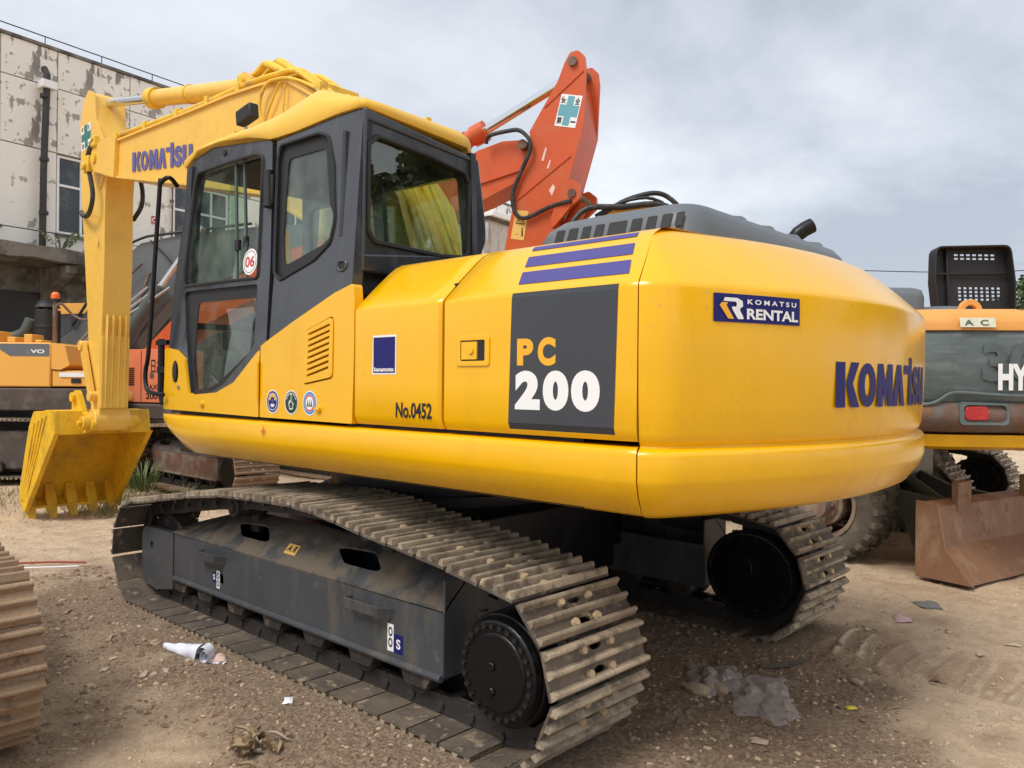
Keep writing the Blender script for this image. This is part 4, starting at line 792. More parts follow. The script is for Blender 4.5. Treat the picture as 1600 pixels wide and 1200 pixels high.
b = MB(); b.box(6.70, 6.80, -W_, W_, -.03, .0); b.build('cutting_edge', M['bucket'], bk)
for s in (1, -1):
    b = MB(); b.prism(rnd([(5.78, 1.15), (5.48, 1.05), (5.48, .97), (5.60, .93), (5.76, .90), (6.12, 1.15), (6.10, 1.36), (6.0, 1.40), (5.93, 1.34)], [0, .08, .08, .05, 0, 0, .06, .06, .05]), min(s * .17, s * .225), max(s * .17, s * .225)); b.build('bucket_ear', M['bucket'], bk, bevel=.008)
    b = MB(); b.cyl((5.60, s * .19, 1.03), (5.60, s * .30, 1.03), .075, n=18); b.cyl((5.60, s * .30, 1.03), (5.60, s * .34, 1.03), .035, n=6); b.cyl((6.02, s * .19, 1.31), (6.02, s * .27, 1.31), .055, n=16); b.split('bucket_pin', M['bucket'], bk, bevel=.006)
# ------------------------------------------------------------------ ground
def ridge(x, y):      # bars pressed into the soil by a crawler that drove there: 0 off the path, up to 1 on a bar
    if not (-7 < x < -2.12 and abs(y + 1.2) < .34): return 0
    k = max(.45, min(1, noise.noise(V((x * 1.1, y * 1.1, 3))) * 2.5 + .9)) * min(1, (.34 - abs(y + 1.2)) * 9)
    return max(.001, k * max(0, math.sin((x + .12 * noise.noise(V((x * 2, y * 2, 8)))) * 2 * PI / .13)) ** 2)
def H(x, y):
    d = math.hypot(x + 1, y - 1); k = max(0.0, 1 - d / 30)
    n1_ = noise.noise(V((x * .45, y * .45, 1.3))); n2_ = noise.noise(V((x * 2.1, y * 2.1, 5.1))); z = 0.03 * n1_ + .016 * n2_
    if d < 14:
        z += (.014 * noise.noise(V((x * 6, y * 6, 2.2))) + .011 * noise.noise(V((x * 17, y * 17, 9.2)))) * (.55 + .9 * abs(noise.noise(V((x * 1.2, y * 1.2, 6)))) * 1.5)
    ud = min(abs(y - 1.1), abs(y + 1.1)); f = max(0, min(1, (ud - .33) / .30)) if -2.3 < x < 2.1 else 1
    z = z * f + .027 * (1 - f)
    if 1.45 < y < 2.3 and -2.2 < x < 3: z += .03 * max(0, 1 - abs(y - 1.72) / .28)
    fx = math.exp(-(((x - 6.6) / 1.0) ** 2 + (y / 1.4) ** 2)); z -= .16 * fx
    # imprints left by a crawler behind the far track
    q = ridge(x, y)
    if q > 0: z += .030 * q - .012
    return z
def mudf(x, y):
    m = 0.0
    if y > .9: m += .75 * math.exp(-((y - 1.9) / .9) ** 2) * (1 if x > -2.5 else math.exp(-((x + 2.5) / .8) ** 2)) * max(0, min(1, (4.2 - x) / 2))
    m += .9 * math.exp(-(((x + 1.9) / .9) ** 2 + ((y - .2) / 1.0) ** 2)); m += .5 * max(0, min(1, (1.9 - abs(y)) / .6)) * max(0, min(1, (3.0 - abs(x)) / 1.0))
    m += .45 * noise.noise(V((x * .8, y * .8, 7))) + .4 * noise.noise(V((x * 2.6, y * 2.6, 4)))
    return max(0, min(1, m))
NG = 640; vs = []; ws = []; wr = []
g = [math.sinh(6.7 * (i / NG * 2 - 1)) / math.sinh(6.7) for i in range(NG + 1)]
for i in range(NG + 1):
    for j in range(NG + 1):
        x, y = -1.6 + 300 * g[i], .7 + 300 * g[j]; vs.append((x, y, H(x, y))); ws.append(mudf(x, y)); wr.append(ridge(x, y))
fs = [(i * (NG + 1) + j, (i + 1) * (NG + 1) + j, (i + 1) * (NG + 1) + j + 1, i * (NG + 1) + j + 1) for i in range(NG) for j in range(NG)]
me = bpy.data.meshes.new('ground'); me.from_pydata(vs, [], fs); me.polygons.foreach_set('use_smooth', [True] * len(fs))
at = me.attributes.new('mud', 'FLOAT', 'POINT'); at.data.foreach_set('value', ws); at = me.attributes.new('ridge', 'FLOAT', 'POINT'); at.data.foreach_set('value', wr)
mt = bpy.data.materials.new('dirt_yard'); mt.use_nodes = True; t = mt.node_tree; t.nodes.clear(); N = t.nodes.new; L = t.links.new
o = N('ShaderNodeOutputMaterial'); p = N('ShaderNodeBsdfPrincipled'); L(p.outputs[0], o.inputs[0]); p.inputs['Roughness'].default_value = .9; p.inputs['Specular IOR Level'].default_value = .25
c = N('ShaderNodeTexCoord'); a = N('ShaderNodeAttribute'); a.attribute_name = 'mud'
def nz(sc, det=8, ro=.65):
    n = N('ShaderNodeTexNoise'); n.inputs['Scale'].default_value = sc; n.inputs['Detail'].default_value = det; n.inputs['Roughness'].default_value = ro; L(c.outputs['Object'], n.inputs['Vector']); return n
def mixc(fac, a_, b_):
    m_ = N('ShaderNodeMix'); m_.data_type = 'RGBA'; L(fac, m_.inputs[0])
    for i, q in ((6, a_), (7, b_)):
        if isinstance(q, tuple): m_.inputs[i].default_value = (*q, 1)
        else: L(q, m_.inputs[i])
    return m_.outputs[2]
def mr(src, a0, a1, b0=0, b1=1):
    r = N('ShaderNodeMapRange'); L(src, r.inputs[0]); r.inputs[1].default_value = a0; r.inputs[2].default_value = a1; r.inputs[3].default_value = b0; r.inputs[4].default_value = b1; return r.outputs[0]
n_a = nz(.8); n_b = nz(6.0); n_c = nz(45, 6); n_d = nz(2.2, 10)
col = mixc(mr(n_a.outputs[0], .35, .65), (.78, .58, .385), (.88, .69, .48)); col = mixc(mr(n_b.outputs[0], .42, .62, 0, .55), col, (.58, .415, .27))
col = mixc(mr(n_d.outputs[0], .56, .62, 0, .4), col, (.68, .43, .27))
ad_n = N('ShaderNodeMath'); ad_n.operation = 'MULTIPLY_ADD'; L(n_d.outputs[0], ad_n.inputs[0]); ad_n.inputs[1].default_value = 1.4; L(a.outputs['Fac'], ad_n.inputs[2])
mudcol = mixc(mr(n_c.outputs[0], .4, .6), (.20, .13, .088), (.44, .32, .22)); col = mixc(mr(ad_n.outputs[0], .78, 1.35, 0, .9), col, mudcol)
col = mixc(mr(n_c.outputs[0], .62, .70, 0, .4), col, (.74, .63, .49)); a2 = N('ShaderNodeAttribute'); a2.attribute_name = 'ridge'; col = mixc(mr(a2.outputs['Fac'], 0, .02, 0, .5), col, (.50, .34, .215)); col = mixc(mr(a2.outputs['Fac'], .25, .7, 0, .85), col, (.90, .74, .55)); L(col, p.inputs['Base Color'])
bp_ = N('ShaderNodeBump'); bp_.inputs['Strength'].default_value = .9; bp_.inputs['Distance'].default_value = .03; L(n_c.outputs[0], bp_.inputs['Height'])
n_e = nz(14, 8, .75); b2 = N('ShaderNodeBump'); b2.inputs['Strength'].default_value = .8; b2.inputs['Distance'].default_value = .06; L(n_e.outputs[0], b2.inputs['Height']); L(bp_.outputs[0], b2.inputs['Normal']); L(b2.outputs[0], p.inputs['Normal'])
me.materials.append(mt); gr = bpy.data.objects.new('ground', me); COL.objects.link(gr); gr['kind'] = 'structure'
# pebbles and clods
def scatter(name, n, mat, r0, r1, area, flat=.6, mudonly=False, seed=1):
    rg = random.Random(seed); b = MB(); base = [V(p) for p in [(1, 0, 0), (-1, 0, 0), (0, 1, 0), (0, -1, 0), (0, 0, 1), (0, 0, -1), (.6, .6, .5), (-.6, .6, .5), (-.6, -.6, .5), (.6, -.6, .5)]]
    F8 = [(0, 6, 9), (4, 6, 7), (4, 7, 8), (4, 8, 9), (4, 9, 6), (2, 7, 6), (0, 2, 6), (1, 8, 7), (2, 1, 7), (3, 9, 8), (1, 3, 8), (3, 0, 9)]
    k = 0
    while k < n:
        x, y = area(rg)
        if -2.2 < x < 2.0 and (.78 < y < 1.43 or -1.43 < y < -.78): continue
        if mudonly and mudf(x, y) < .35: continue
        k += 1; r = r0 * (r1 / r0) ** (rg.random() ** 2.2); z = H(x, y) - r * .15; s = V((rg.uniform(.7, 1.4), rg.uniform(.6, 1.2), rg.uniform(.6, 1.1) * flat)); ro = Matrix.Rotation(rg.uniform(0, 6.3), 3, 'Z') @ Matrix.Rotation(rg.uniform(-.5, .5), 3, 'X')
        b.add([ro @ V((q.x * s.x * rg.uniform(.75, 1.2), q.y * s.y * rg.uniform(.75, 1.2), q.z * s.z)) * r + V((x, y, z)) for q in base], F8)
    return b.build(name, mat, None, kind='stuff', ang=20)
def near(rg):
    d = 1.8 + 9 * rg.random() ** 1.8; a_ = CY + R(rg.uniform(-36, 36)); return (-3.94 + d * math.cos(a_), 3.59 + d * math.sin(a_))
def mid(rg):
    d = 4 + 14 * rg.random(); a_ = CY + R(rg.uniform(-36, 36)); return (-3.94 + d * math.cos(a_), 3.59 + d * math.sin(a_))
pale = material('pale_pebble', (.44, .345, .25), .85, .3, 8, bump=.2); brn = material('brown_clod', (.42, .31, .205), .95, .35, 7, bump=.4); drk = material('dark_clod', (.22, .145, .095), .9, .3, 7, bump=.4)
tag(scatter('pebbles', 1800, pale, .003, .008, near, .9, seed=3), 'pale pebbles strewn over the dirt yard', 'pebbles')
tag(scatter('clods', 13000, brn, .003, .016, near, .95, seed=4), 'brown crumbs of soil scattered over the dirt yard', 'soil')
tag(scatter('mud_clods', 8000, drk, .005, .026, near, .95, mudonly=True, seed=5), 'dark churned mud clods along the near crawler track', 'mud')
tag(scatter('gravel', 3500, pale, .008, .024, mid, .9, seed=6), 'coarser pale gravel on the farther part of the yard', 'gravel')

# ------------------------------------------------------------------ factory building
wallm = material('peeling_white_wall', (.84, .81, .74), .8, .10, .7, dirt=(.25, .225, .205), dthr=.645, dscale=1.3, damt=.9, dstretch=(1.5, 1.5, .55), dirt2=(.36, .33, .29), d2thr=.60, d2scale=2.6, soft=.012, bump=.2)
wallb = material('stained_white_wall', (.82, .79, .72), .8, .10, .7, dirt=(.22, .20, .185), dthr=.60, dscale=1.5, damt=.95, dstretch=(1.6, 1.6, .5), dirt2=(.33, .30, .27), d2thr=.57, d2scale=3.0, soft=.012, bump=.2)
conc = material('grimy_concrete', (.20, .185, .165), .9, .25, 1.5, dirt=(.07, .065, .06), dthr=.5, dscale=2.2, damt=.85, dstretch=(1, 1, .6), bump=.4, bscale=15)
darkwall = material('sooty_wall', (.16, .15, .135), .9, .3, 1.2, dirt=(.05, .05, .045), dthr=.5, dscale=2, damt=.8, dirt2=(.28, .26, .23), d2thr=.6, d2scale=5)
bd = thing('factory_building', 'old white factory building with peeling paint, concrete canopy and black drainpipe', 'building', (14.405, -1.228, 0), R(-80.709))
b = MB(); b.box(-9, 19.6, .10, 12, 0, 8.3); b.build('wall_core', conc, bd)
b = MB(); b.box(-9, 19.7, -.04, 12.05, 8.40, 8.46); b.build('parapet', conc, bd)
pm = {}
def panel(x0, x1, z0, z1, m_):
    k = (round(x1 - x0, 3), round(z1 - z0, 3), m_.name); jx = .012
    if k not in pm: bb = MB(); bb.box(jx, x1 - x0 - jx, 0, .10, jx, z1 - z0 - jx); pm[k] = bb.mesh('wall_panel', m_)
    o = bpy.data.objects.new('wall_panel', pm[k]); COL.objects.link(o); o.parent = bd; o.location = (x0, random.uniform(-.004, .004), z0)
fm_ = M['white']; wg = material('dusty_window_glass', (.035, .045, .055), .15, .3, 1.2, dirt=(.12, .13, .13), dthr=.58, dscale=2)
for k in range(-3, 7):
    a0 = 1.06 + 2.71 * k; a1 = a0 + 1.60; a2 = a0 + 2.71
    for x0, x1 in ((a0, a1), (a1, a2)):
        if x1 > 19.6: continue
        panel(x0, x1, 7.62, 8.40, wallb); panel(x0, x1, 6.27, 7.62, wallb if k < 4 else wallm); panel(x0, x1, 4.14, 4.58, wallm)
    if a2 <= 19.7: panel(a1, a2, 4.58, 6.27, wallm)
    b = MB(); w = .05
    for x in (a0 + .03, a0 + .52, a0 + 1.06, a1 - .08): b.box(x, x + w, .05, .11, 4.62, 6.24)
    for z in (4.60, 5.60, 6.20): b.box(a0 + .03, a1 - .03, .052, .108, z, z + w)
    f = b.build('window', M['white'], bd); b = MB(); b.box(a0 + .04, a1 - .04, .085, .095, 4.63, 6.22); b.build('pane', wg, f)
    b = MB(); b.box(a0 - .03, a1 + .03, -.07, .05, 4.53, 4.585); b.build('sill', conc, f)
# canopy slab with brackets
b = MB(); rg = []; rn = random.Random(3)
for i in range(60):
    u = -9 + i * .48; dd = rn.uniform(-.05, .05); rg.append([(u, -1.1 + dd, 3.86 + rn.uniform(-.03, .03)), (u, .09, 3.80), (u, .09, 4.13), (u, -1.12 + dd * .6, 4.10 + rn.uniform(-.02, .02))])
b.loft(rg); b.build('canopy', conc, bd)
for k in range(-4, 8):
    x = .75 + k * 2.71; b = MB(); b.plate([(.09, 3.1), (.09, 3.80), (-1.0, 3.80), (-1.0, 3.66), (-.2, 3.3)], [], lambda a_, c_, d: (x + d, a_, c_), .22); b.build('canopy_bracket', conc, bd)
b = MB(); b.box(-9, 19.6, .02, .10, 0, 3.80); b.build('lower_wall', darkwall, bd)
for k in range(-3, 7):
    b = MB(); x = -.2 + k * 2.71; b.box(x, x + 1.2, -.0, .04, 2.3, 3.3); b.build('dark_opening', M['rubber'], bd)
pipem = material('black_cast_pipe', (.03, .028, .027), .6, .3, 3, dirt=(.12, .07, .05), dthr=.62, dscale=4)
b = MB(); b.tube([(.78, -.02, 7.95), (.78, -.14, 7.80), (.77, -.15, 7.5), (.72, -.15, 5.8), (.71, -.15, 4.12)], .065, 10, 0); dp = b.build('drainpipe', pipem, bd)
b = MB(); b.box(.64, .94, -.26, -.02, 7.50, 7.66); b.build('rain_hopper', M['white'], dp, bevel=.01)
for z in (7.3, 6.0, 4.9): b = MB(); b.cyl((.73, -.15, z), (.73, -.15, z + .07), .09, n=12); b.build('pipe_collar', pipem, dp)
b = MB(); b.tube([(3.72, -.05, 6.6), (3.71, -.05, 4.2)], .018, 6, 0)
for z in (6.1, 5.75, 5.0): b.box(3.68, 3.75, -.07, 0, z, z + .05)
b.build('thin_pipe', M['rusttrack'], bd)
b = MB(); b.box(3.19, 3.37, -.015, 0, 5.15, 5.35); sg = b.build('wall_sign', M['white'], bd); decal('sign_print', [(rect(3.20, 3.36, 5.16, 5.34), ell(3.28, 5.25, .06, .06, 16)), rect(3.25, 3.31, 5.22, 5.28)], lambda u, z, d: (u, -.018, z), M['red'], sg)
b = MB(); b.tube([(-9, .0, 8.62), (19.6, .0, 8.62)], .012, 6, 0)
for k in range(24): b.tube([(-8.8 + k * 1.2, .0, 8.45), (-8.8 + k * 1.2, .0, 8.62)], .010, 5, 0)
b.build('roof_wire', M['print'], bd)
# low side building with white gutter seen between the cab and the orange arm
sh = thing('side_building', 'low weathered shed with a white gutter, behind the orange arm', 'building', (14.405, -1.228, 0), R(-80.709))
b = MB(); b.box(12.5, 20.5, -3.0, -.1, 0, 6.62); b.build('wall', material('weathered_plaster', (.50, .46, .42), .85, .15, 1.5, dirt=(.24, .20, .18), dthr=.55, dscale=3, damt=.7, dstretch=(1.5, 1.5, .3), soft=.03), sh)
b = MB(); b.box(12.4, 20.6, -3.25, -.05, 6.66, 6.84); b.build('gutter', M['white'], sh, bevel=.02)
b = MB(); b.box(12.45, 20.55, -3.12, -.08, 6.56, 6.66); b.build('fascia', M['deckbrown'], sh)

# ------------------------------------------------------------------ foliage
leafm = material('leaf_green', (.05, .085, .022), .6, .45, 1.2, objrand=.15); leafl = material('weed_green', (.16, .21, .07), .7, .35, 3); barkm = material('bark', (.10, .08, .06), .9, .2, 5, bump=.4)
def leaves(n, blobs, size, seed, mat):
    rg = random.Random(seed); b = MB()
    for _ in range(n):
        c_, r_ = rg.choice(blobs); d = V((rg.gauss(0, 1), rg.gauss(0, 1), rg.gauss(0, 1))).normalized() * r_ * rg.random() ** .4; d.z *= .75
        p_ = V(c_) + d; a_ = V((rg.gauss(0, 1), rg.gauss(0, 1), rg.gauss(0, .6))).normalized(); b_ = a_.orthogonal().normalized(); s = size * rg.uniform(.6, 1.4)
        b.add([p_ - a_ * s, p_ + b_ * s * .45, p_ + a_ * s, p_ - b_ * s * .45], [(0, 1, 2, 3)])
    return b.mesh('crown', mat)
def tree_meshes(seed, h=9.5, r=3.2):
    rg = random.Random(seed); blobs = []; tb = MB(); tb.tube([(0, 0, 0), (.1, .05, h * .3), (.0, .1, h * .6), (.05, 0, h * .85)], [.24, .2, .16, .1, .06], 9)
    for k in range(13):
        a_ = rg.uniform(0, 6.3); q = rg.uniform(.2, .95); z = h * rg.uniform(.42, .92); e_ = V((math.cos(a_) * r * q * (1.15 - z / h), math.sin(a_) * r * q * (1.15 - z / h), z)) * 1; e_.x *= 1.5; e_.y *= 1.5
        tb.tube([(0, 0, z * .65), tuple(e_ * .6 + V((0, 0, z * .3))), tuple(e_)], .04, 6); blobs.append((tuple(e_), r * rg.uniform(.24, .42)))
    blobs.append(((0, 0, h * .8), r * .55)); blobs.append(((0, 0, h * .6), r * .6))
    return leaves(5200, blobs, .20, seed, leafm), tb.mesh('trunk', barkm)
TR = [tree_meshes(11), tree_meshes(23, 8.5, 3.0)]
def tree(x, y, i, sc, lab, grp):
    t_ = thing('tree', lab, 'tree', (x, y, -.05), random.uniform(0, 6), grp); t_.scale = (sc, sc, sc)
    for nm, me_ in (('crown', TR[i][0]), ('trunk', TR[i][1])): o = bpy.data.objects.new(nm, me_); COL.objects.link(o); o.parent = t_
tree(5.0, -50.6, 0, .92, 'dark green leafy tree at the right edge of the photo beyond the raised black hood', None)
tree(8.8, -61.0, 1, 1.0, 'more distant tree half hidden behind the raised black hood on the right', None)
for x, y, i, s, lb_ in ((-10.5, -17.5, 0, .72, 'tree behind the photographer, the one mirrored at the middle of the rear cab window'), (-14.0, -16.5, 1, .80, 'tree behind the photographer, the one mirrored at the left of the rear cab window'), (-7.8, -19.5, 1, .74, 'tree behind the photographer, the one mirrored at the right of the rear cab window'), (-19, -13, 0, 1.0, 'taller tree behind the photographer, left of those mirrored in the rear cab window'), (-26, -3, 0, 1.1, 'lone broad tree far behind the photographer, mirrored faintly in the yellow paint')):
    tree(x, y, i, s * 1.42, lb_, 'trees behind the photographer')
def weed(x, y, z, r, n, lab, seed, hgt=.3):
    rg = random.Random(seed); b = MB()
    for k in range(n):
        a_ = rg.uniform(0, 6.3); q = r * rg.random(); p0 = V((q * math.cos(a_) * .6, q * math.sin(a_) * .6, 0)); p1 = p0 + V((math.cos(a_) * r * .7, math.sin(a_) * r * .7, hgt * rg.uniform(.5, 1.1))); w = V((-math.sin(a_), math.cos(a_), 0)) * .012
        m_ = p0.lerp(p1, .5) + V((0, 0, hgt * .22)); w = w * .3; b.add([p0 - w, p0 + w, m_ + w * 1.4, m_ - w * 1.4, p1], [(0, 1, 2, 3), (3, 2, 4)])
    o = b.build('weed', leafl, None); o.location = (x, y, z); tag(o, lab, 'weed')
weed(7.15, -1.02, 0, .30, 130, 'bushy green weed growing against the rusty crawler track', 1, .42)
weed(7.9, -1.25, 0, .22, 60, 'small weed beside the rusty track left of the bushy one', 2, .22)
weed(6.2, -1.15, 0, .25, 60, 'low weed at the foot of the rusty track near its drive drum', 3, .15)
def grass(name, cx, cy, rx, ry, n, seed, lab):
    rg = random.Random(seed); b = MB()
    for _ in range(n):
        x, y = cx + rx * rg.gauss(0, .5), cy + ry * rg.gauss(0, .5); z = H(x, y) - .005; a_ = rg.uniform(0, 6.3); h_ = rg.uniform(.03, .13); w = V((math.cos(a_), math.sin(a_), 0)) * .006
        p0 = V((x, y, z)); b.add([p0 - w, p0 + w, p0 + V((rg.gauss(0, .05), rg.gauss(0, .05), h_))], [(0, 1, 2)])
    tag(b.build(name, material(name + '_blades', (.27, .24, .10), .8, .4, 2), None, kind='stuff'), lab, 'grass')
grass('grass', 7.4, -.6, 1.8, .55, 3500, 5, 'thin dry grass on the ground before the rusty track'); grass('grass', 8.6, .9, 1.6, .6, 2500, 6, 'thin dry grass behind the bucket at the left')
pl = thing('ledge_plant', 'leafy wild plant sprouting on the concrete canopy beside the drainpipe', 'plant', (14.405 + math.cos(R(-80.7)) * 1.05 - .35, -1.228 + math.sin(R(-80.7)) * 1.05, 4.12))
rg_ = random.Random(9); b = MB(); lb = MB()
for k in range(7):
    e_ = V((rg_.uniform(-.1, .1), rg_.uniform(-.45, .45), rg_.uniform(.25, .6))); b.tube([(0, 0, 0), tuple(e_ * .5 + V((0, 0, .08))), tuple(e_)], .007, 5)
    for j in range(10):
        q = e_ * rg_.uniform(.4, 1.05); a_ = V((rg_.gauss(0, 1), rg_.gauss(0, 1), rg_.gauss(0, 1))).normalized() * .055; c_ = a_.orthogonal().normalized() * .028; lb.add([q - a_, q + c_, q + a_, q - c_], [(0, 1, 2, 3)])
b.build('stem', barkm, pl); lb.build('leaves', leafl, pl)
vn = MB(); rg_ = random.Random(12)
for k in range(60):
    u = rg_.uniform(-2.0, 9); z = rg_.uniform(1.0, 3.6); pts = [(u, -.03, z)]
    for j in range(5): u += rg_.uniform(-.3, .3); z -= rg_.uniform(.05, .45); pts.append((u, -.03 - rg_.random() * .04, max(z, .1)))
    vn.tube(pts, .014, 5, 2)
vo = vn.build('dead_vines', barkm, None, kind='stuff'); vo.location = (14.405, -1.228, 0); vo.rotation_euler = (0, 0, R(-80.709)); tag(vo, 'dead vines straggling over the sooty wall under the canopy', 'vines')

# ------------------------------------------------------------------ orange-red excavator behind (arm towering over the yellow one)
og = thing('excavator', 'orange-red excavator with rusty tracks, its arm towering behind the yellow excavator', 'excavator', (7.18, -2.65, 0))
rsm = (M['rustshoe'], M['rustshoe'], M['bolt'])
crawler(og, 1.1, 1, rsm, detail=False, framemat=(M['rusttrack'], M['deckbrown'], M['chain']), name='crawler_track'); crawler(og, -1.1, -1, rsm, detail=False, framemat=(M['rusttrack'], M['deckbrown'], M['chain']), hub=False, name='crawler_track')
TG = Matrix.Translation((8.066 - 7.18, -1.646 + 2.65, 0)) @ Matrix.Rotation(R(-159.709), 4, 'Z')
b = MB(TG); b.prism(rnd([(-1.9, 1.18), (.16, 1.18), (.16, 1.98), (-1.9, 1.98)], .06), .0, .7); gb = b.build('body', M['orangepale'], og, bevel=.03)
b = MB(TG); b.box(-1.95, .25, -.02, 2.0, .92, 1.16); b.build('deck', M['deckbrown'], og, bevel=.03)
b = MB(TG)
for k in range(9): b.box(-.69, -.52, -.012, -.0, 1.44 + k * .031, 1.455 + k * .031)
b.build('grille', M['rubber'], gb); b = MB(TG); b.box(-.385, -.375, -.004, 0, 1.19, 1.96); b.box(.10, .11, -.004, 0, 1.19, 1.96); b.build('panel_gap', M['rubber'], gb)
Fg = lambda a_, c_, d: TG @ V((a_, d - .002, c_))
text('lettering', 'ZAXIS', (-.30, .02, 1.37, 1.45), Fg, M['print'], gb, .02); text('lettering', '200', (-.28, -.05, 1.23, 1.32), Fg, M['print'], gb, .02); text('lettering', '日立', (-.18, .04, 1.62, 1.84), Fg, M['print'], gb, .01)
b = MB(TG); b.box(-.2, -.13, -.01, 0, 1.55, 1.62); b.build('panel_plate', M['deckbrown'], gb)
BP_ = [(5.89, 4.44), (5.76, 4.50), (5.5, 4.51), (5.17, 4.43), (4.7, 4.20), (4.23, 3.93), (3.2, 3.62), (2.2, 3.30), (1.2, 2.95), (.2, 2.45), (-.5, 1.9), (-.1, 1.9), (.6, 2.25), (1.5, 2.62), (2.6, 2.95), (3.5, 3.24), (4.42, 3.56), (5.23, 3.80), (5.72, 4.0), (5.90, 4.22)]
b = MB(TG); b.prism(rnd(BP_, [.05, .05] + [0] * 16 + [.05, .08]), .06, .50); gbm = b.build('boom', M['orange'], og, bevel=.012)
b = MB(TG); b.prism([(5.2, 4.0), (5.75, 4.12), (5.80, 4.16), (5.80, 4.22), (5.2, 4.03)], .035, .06); b.build('weld_plate', M['orange'], gbm)
for ch, x in (('·', 3.70), ('俊', 3.86), ('陽', 4.10), ('浩', 4.34)): text('lettering', ch, (x, x + (.20 if ch != '·' else .05), 3.50 + (x - 3.5) * .36, 3.70 + (x - 3.5) * .36), lambda a_, c_, d: TG @ V((a_, .055, c_)), M['white'], gbm, .02)
b = MB(TG)
AR = [(6.33, 5.33), (6.40, 5.45), (6.50, 5.46), (6.58, 5.38), (6.60, 5.22), (6.575, 4.56), (6.29, 3.56), (6.10, 3.0), (5.95, 2.2), (5.62, 2.2), (5.56, 3.0), (5.58, 3.16), (5.67, 3.61), (5.74, 4.02), (5.93, 4.34), (5.89, 4.56), (6.06, 4.83), (6.25, 5.13)]
b.prism(rnd(AR, [.05, .06, .06, .05, 0, 0, 0, 0, 0, 0, 0, 0, 0, .03, .05, .03, 0, 0]), -.02, .02); AR2 = [(x + .0, z) for x, z in AR]; b.prism(rnd(AR, .03), .54, .58)
gar = b.build('arm', M['orange'], og, bevel=.008)
b = MB(TG); b.prism([(6.50, 5.10), (6.575, 4.56), (6.29, 3.56), (6.10, 3.0), (5.95, 2.2), (5.64, 2.2), (5.60, 3.16), (5.69, 3.61), (5.76, 4.02), (5.95, 4.34), (5.91, 4.56), (6.08, 4.83), (6.2, 5.0)], .02, .54); b.build('arm_box', M['orange'], gar)
b = MB(TG); b.cyl((6.44, -.06, 5.33), (6.44, .62, 5.33), .055, n=18); b.cyl((5.80, -.03, 4.42), (5.80, .60, 4.42), .06, n=18); b.cyl((6.46, -.10, 3.76), (6.46, .66, 3.76), .05, n=18); b.split('arm_pin', M['rusttrack'], gar)
b = MB(TG); b.prism(rnd([(6.20, 3.50), (6.36, 3.90), (6.46, 3.93), (6.56, 3.85), (6.56, 3.70), (6.44, 3.60), (6.2, 3.34)], .05), -.08, -.02); b.prism(rnd([(6.20, 3.50), (6.36, 3.90), (6.46, 3.93), (6.56, 3.85), (6.56, 3.70), (6.44, 3.60), (6.2, 3.34)], .05), .58, .64); b.split('cylinder_ear', M['orange'], gar, bevel=.006)
b = MB(TG)
b.plate([(6.09, 4.83), (6.57, 5.20), (6.57, 5.215), (6.08, 4.84)], [], lambda a_, c_, d: (a_, -.02 - d, c_), .012); b.plate([(5.74, 3.74), (6.42, 4.21), (6.42, 4.225), (5.74, 3.755)], [], lambda a_, c_, d: (a_, -.02 - d, c_), .012); b.split('weld_seam', M['orange'], gar)
b = MB(TG); c1 = V((4.05, .28, 4.33)); c2 = V((5.16, .28, 4.74)); b.cyl(c1, c2, .105, n=22); gc = b.build('arm_cylinder', M['orange'], og); dn = (c2 - c1).normalized()
b = MB(TG); b.cyl(c2 - dn * .17, c2 + dn * .02, .135, n=12); b.cyl(c2 - dn * .30, c2 - dn * .26, .12, n=18); b.build('gland_nut', M['orange'], gc); b = MB(TG); b.cyl(c2, (6.36, .28, 5.29), .062, n=20); b.build('cylinder_rod', M['chrome'], gc)
b = MB(TG); b.tube([(5.33, -.04, 4.47), (5.37, -.05, 4.56), (5.63, -.06, 4.59), (5.79, -.08, 4.57), (5.92, -.09, 4.44), (5.92, -.09, 4.29), (5.79, -.07, 4.04), (5.70, -.07, 3.80), (5.74, -.07, 3.58), (5.88, -.07, 3.51), (6.18, -.07, 3.62), (6.46, -.1, 3.67)], .026, 8, 4); b.build('arm_hose', M['hose'], gar)
Fh = lambda a_, c_, d: TG @ V((a_, -.022 + d, c_))
def safety(P0, ex_, ez_, w, h_, crossm, fmh, par):   # white board with a coloured cross and four characters
    q = lambda a_, c_: (P0[0] + ex_[0] * a_ * w + ez_[0] * c_ * h_, P0[1] + ex_[1] * a_ * w + ez_[1] * c_ * h_)
    decal('safety_sign', [[q(0, 0), q(1, 0), q(1, 1), q(0, 1)]], fmh, M['white'], par, -.002)
    decal('safety_sign', [[q(.34, .04), q(.66, .04), q(.66, .32), q(.96, .32), q(.96, .68), q(.66, .68), q(.66, .96), q(.34, .96), q(.34, .68), q(.04, .68), q(.04, .32), q(.34, .32)]], fmh, crossm, par, -.004)
    for ch, a_, c_ in (('安', .05, .71), ('全', .71, .71), ('第', .05, .07), ('一', .71, .15)):
        text('lettering', ch, (a_, a_ + .24, c_, c_ + (.22 if ch != '一' else .05)), lambda x, y, d: fmh(*q(x, y), d), M['print'], par, .03, -.005)
safety((6.21, 4.60), (.97, -.22), (.24, .97), .27, .38, M['teal'], Fh, gar)
safetyless = decal('warning_label', [[(5.66, 3.28), (5.83, 3.25), (5.89, 3.60), (5.72, 3.63)]], Fh, M['warn'], gar, -.003)
decal('warning_label', [([(5.72, 3.46), (5.84, 3.44), (5.80, 3.55)], [(5.735, 3.468), (5.825, 3.455), (5.795, 3.53)]), rect(5.80, 5.82, 3.30, 3.38), ell(5.81, 3.395, .010, .010, 10), rect(5.72, 5.76, 3.33, 3.335)], Fh, M['print'], gar, -.005)
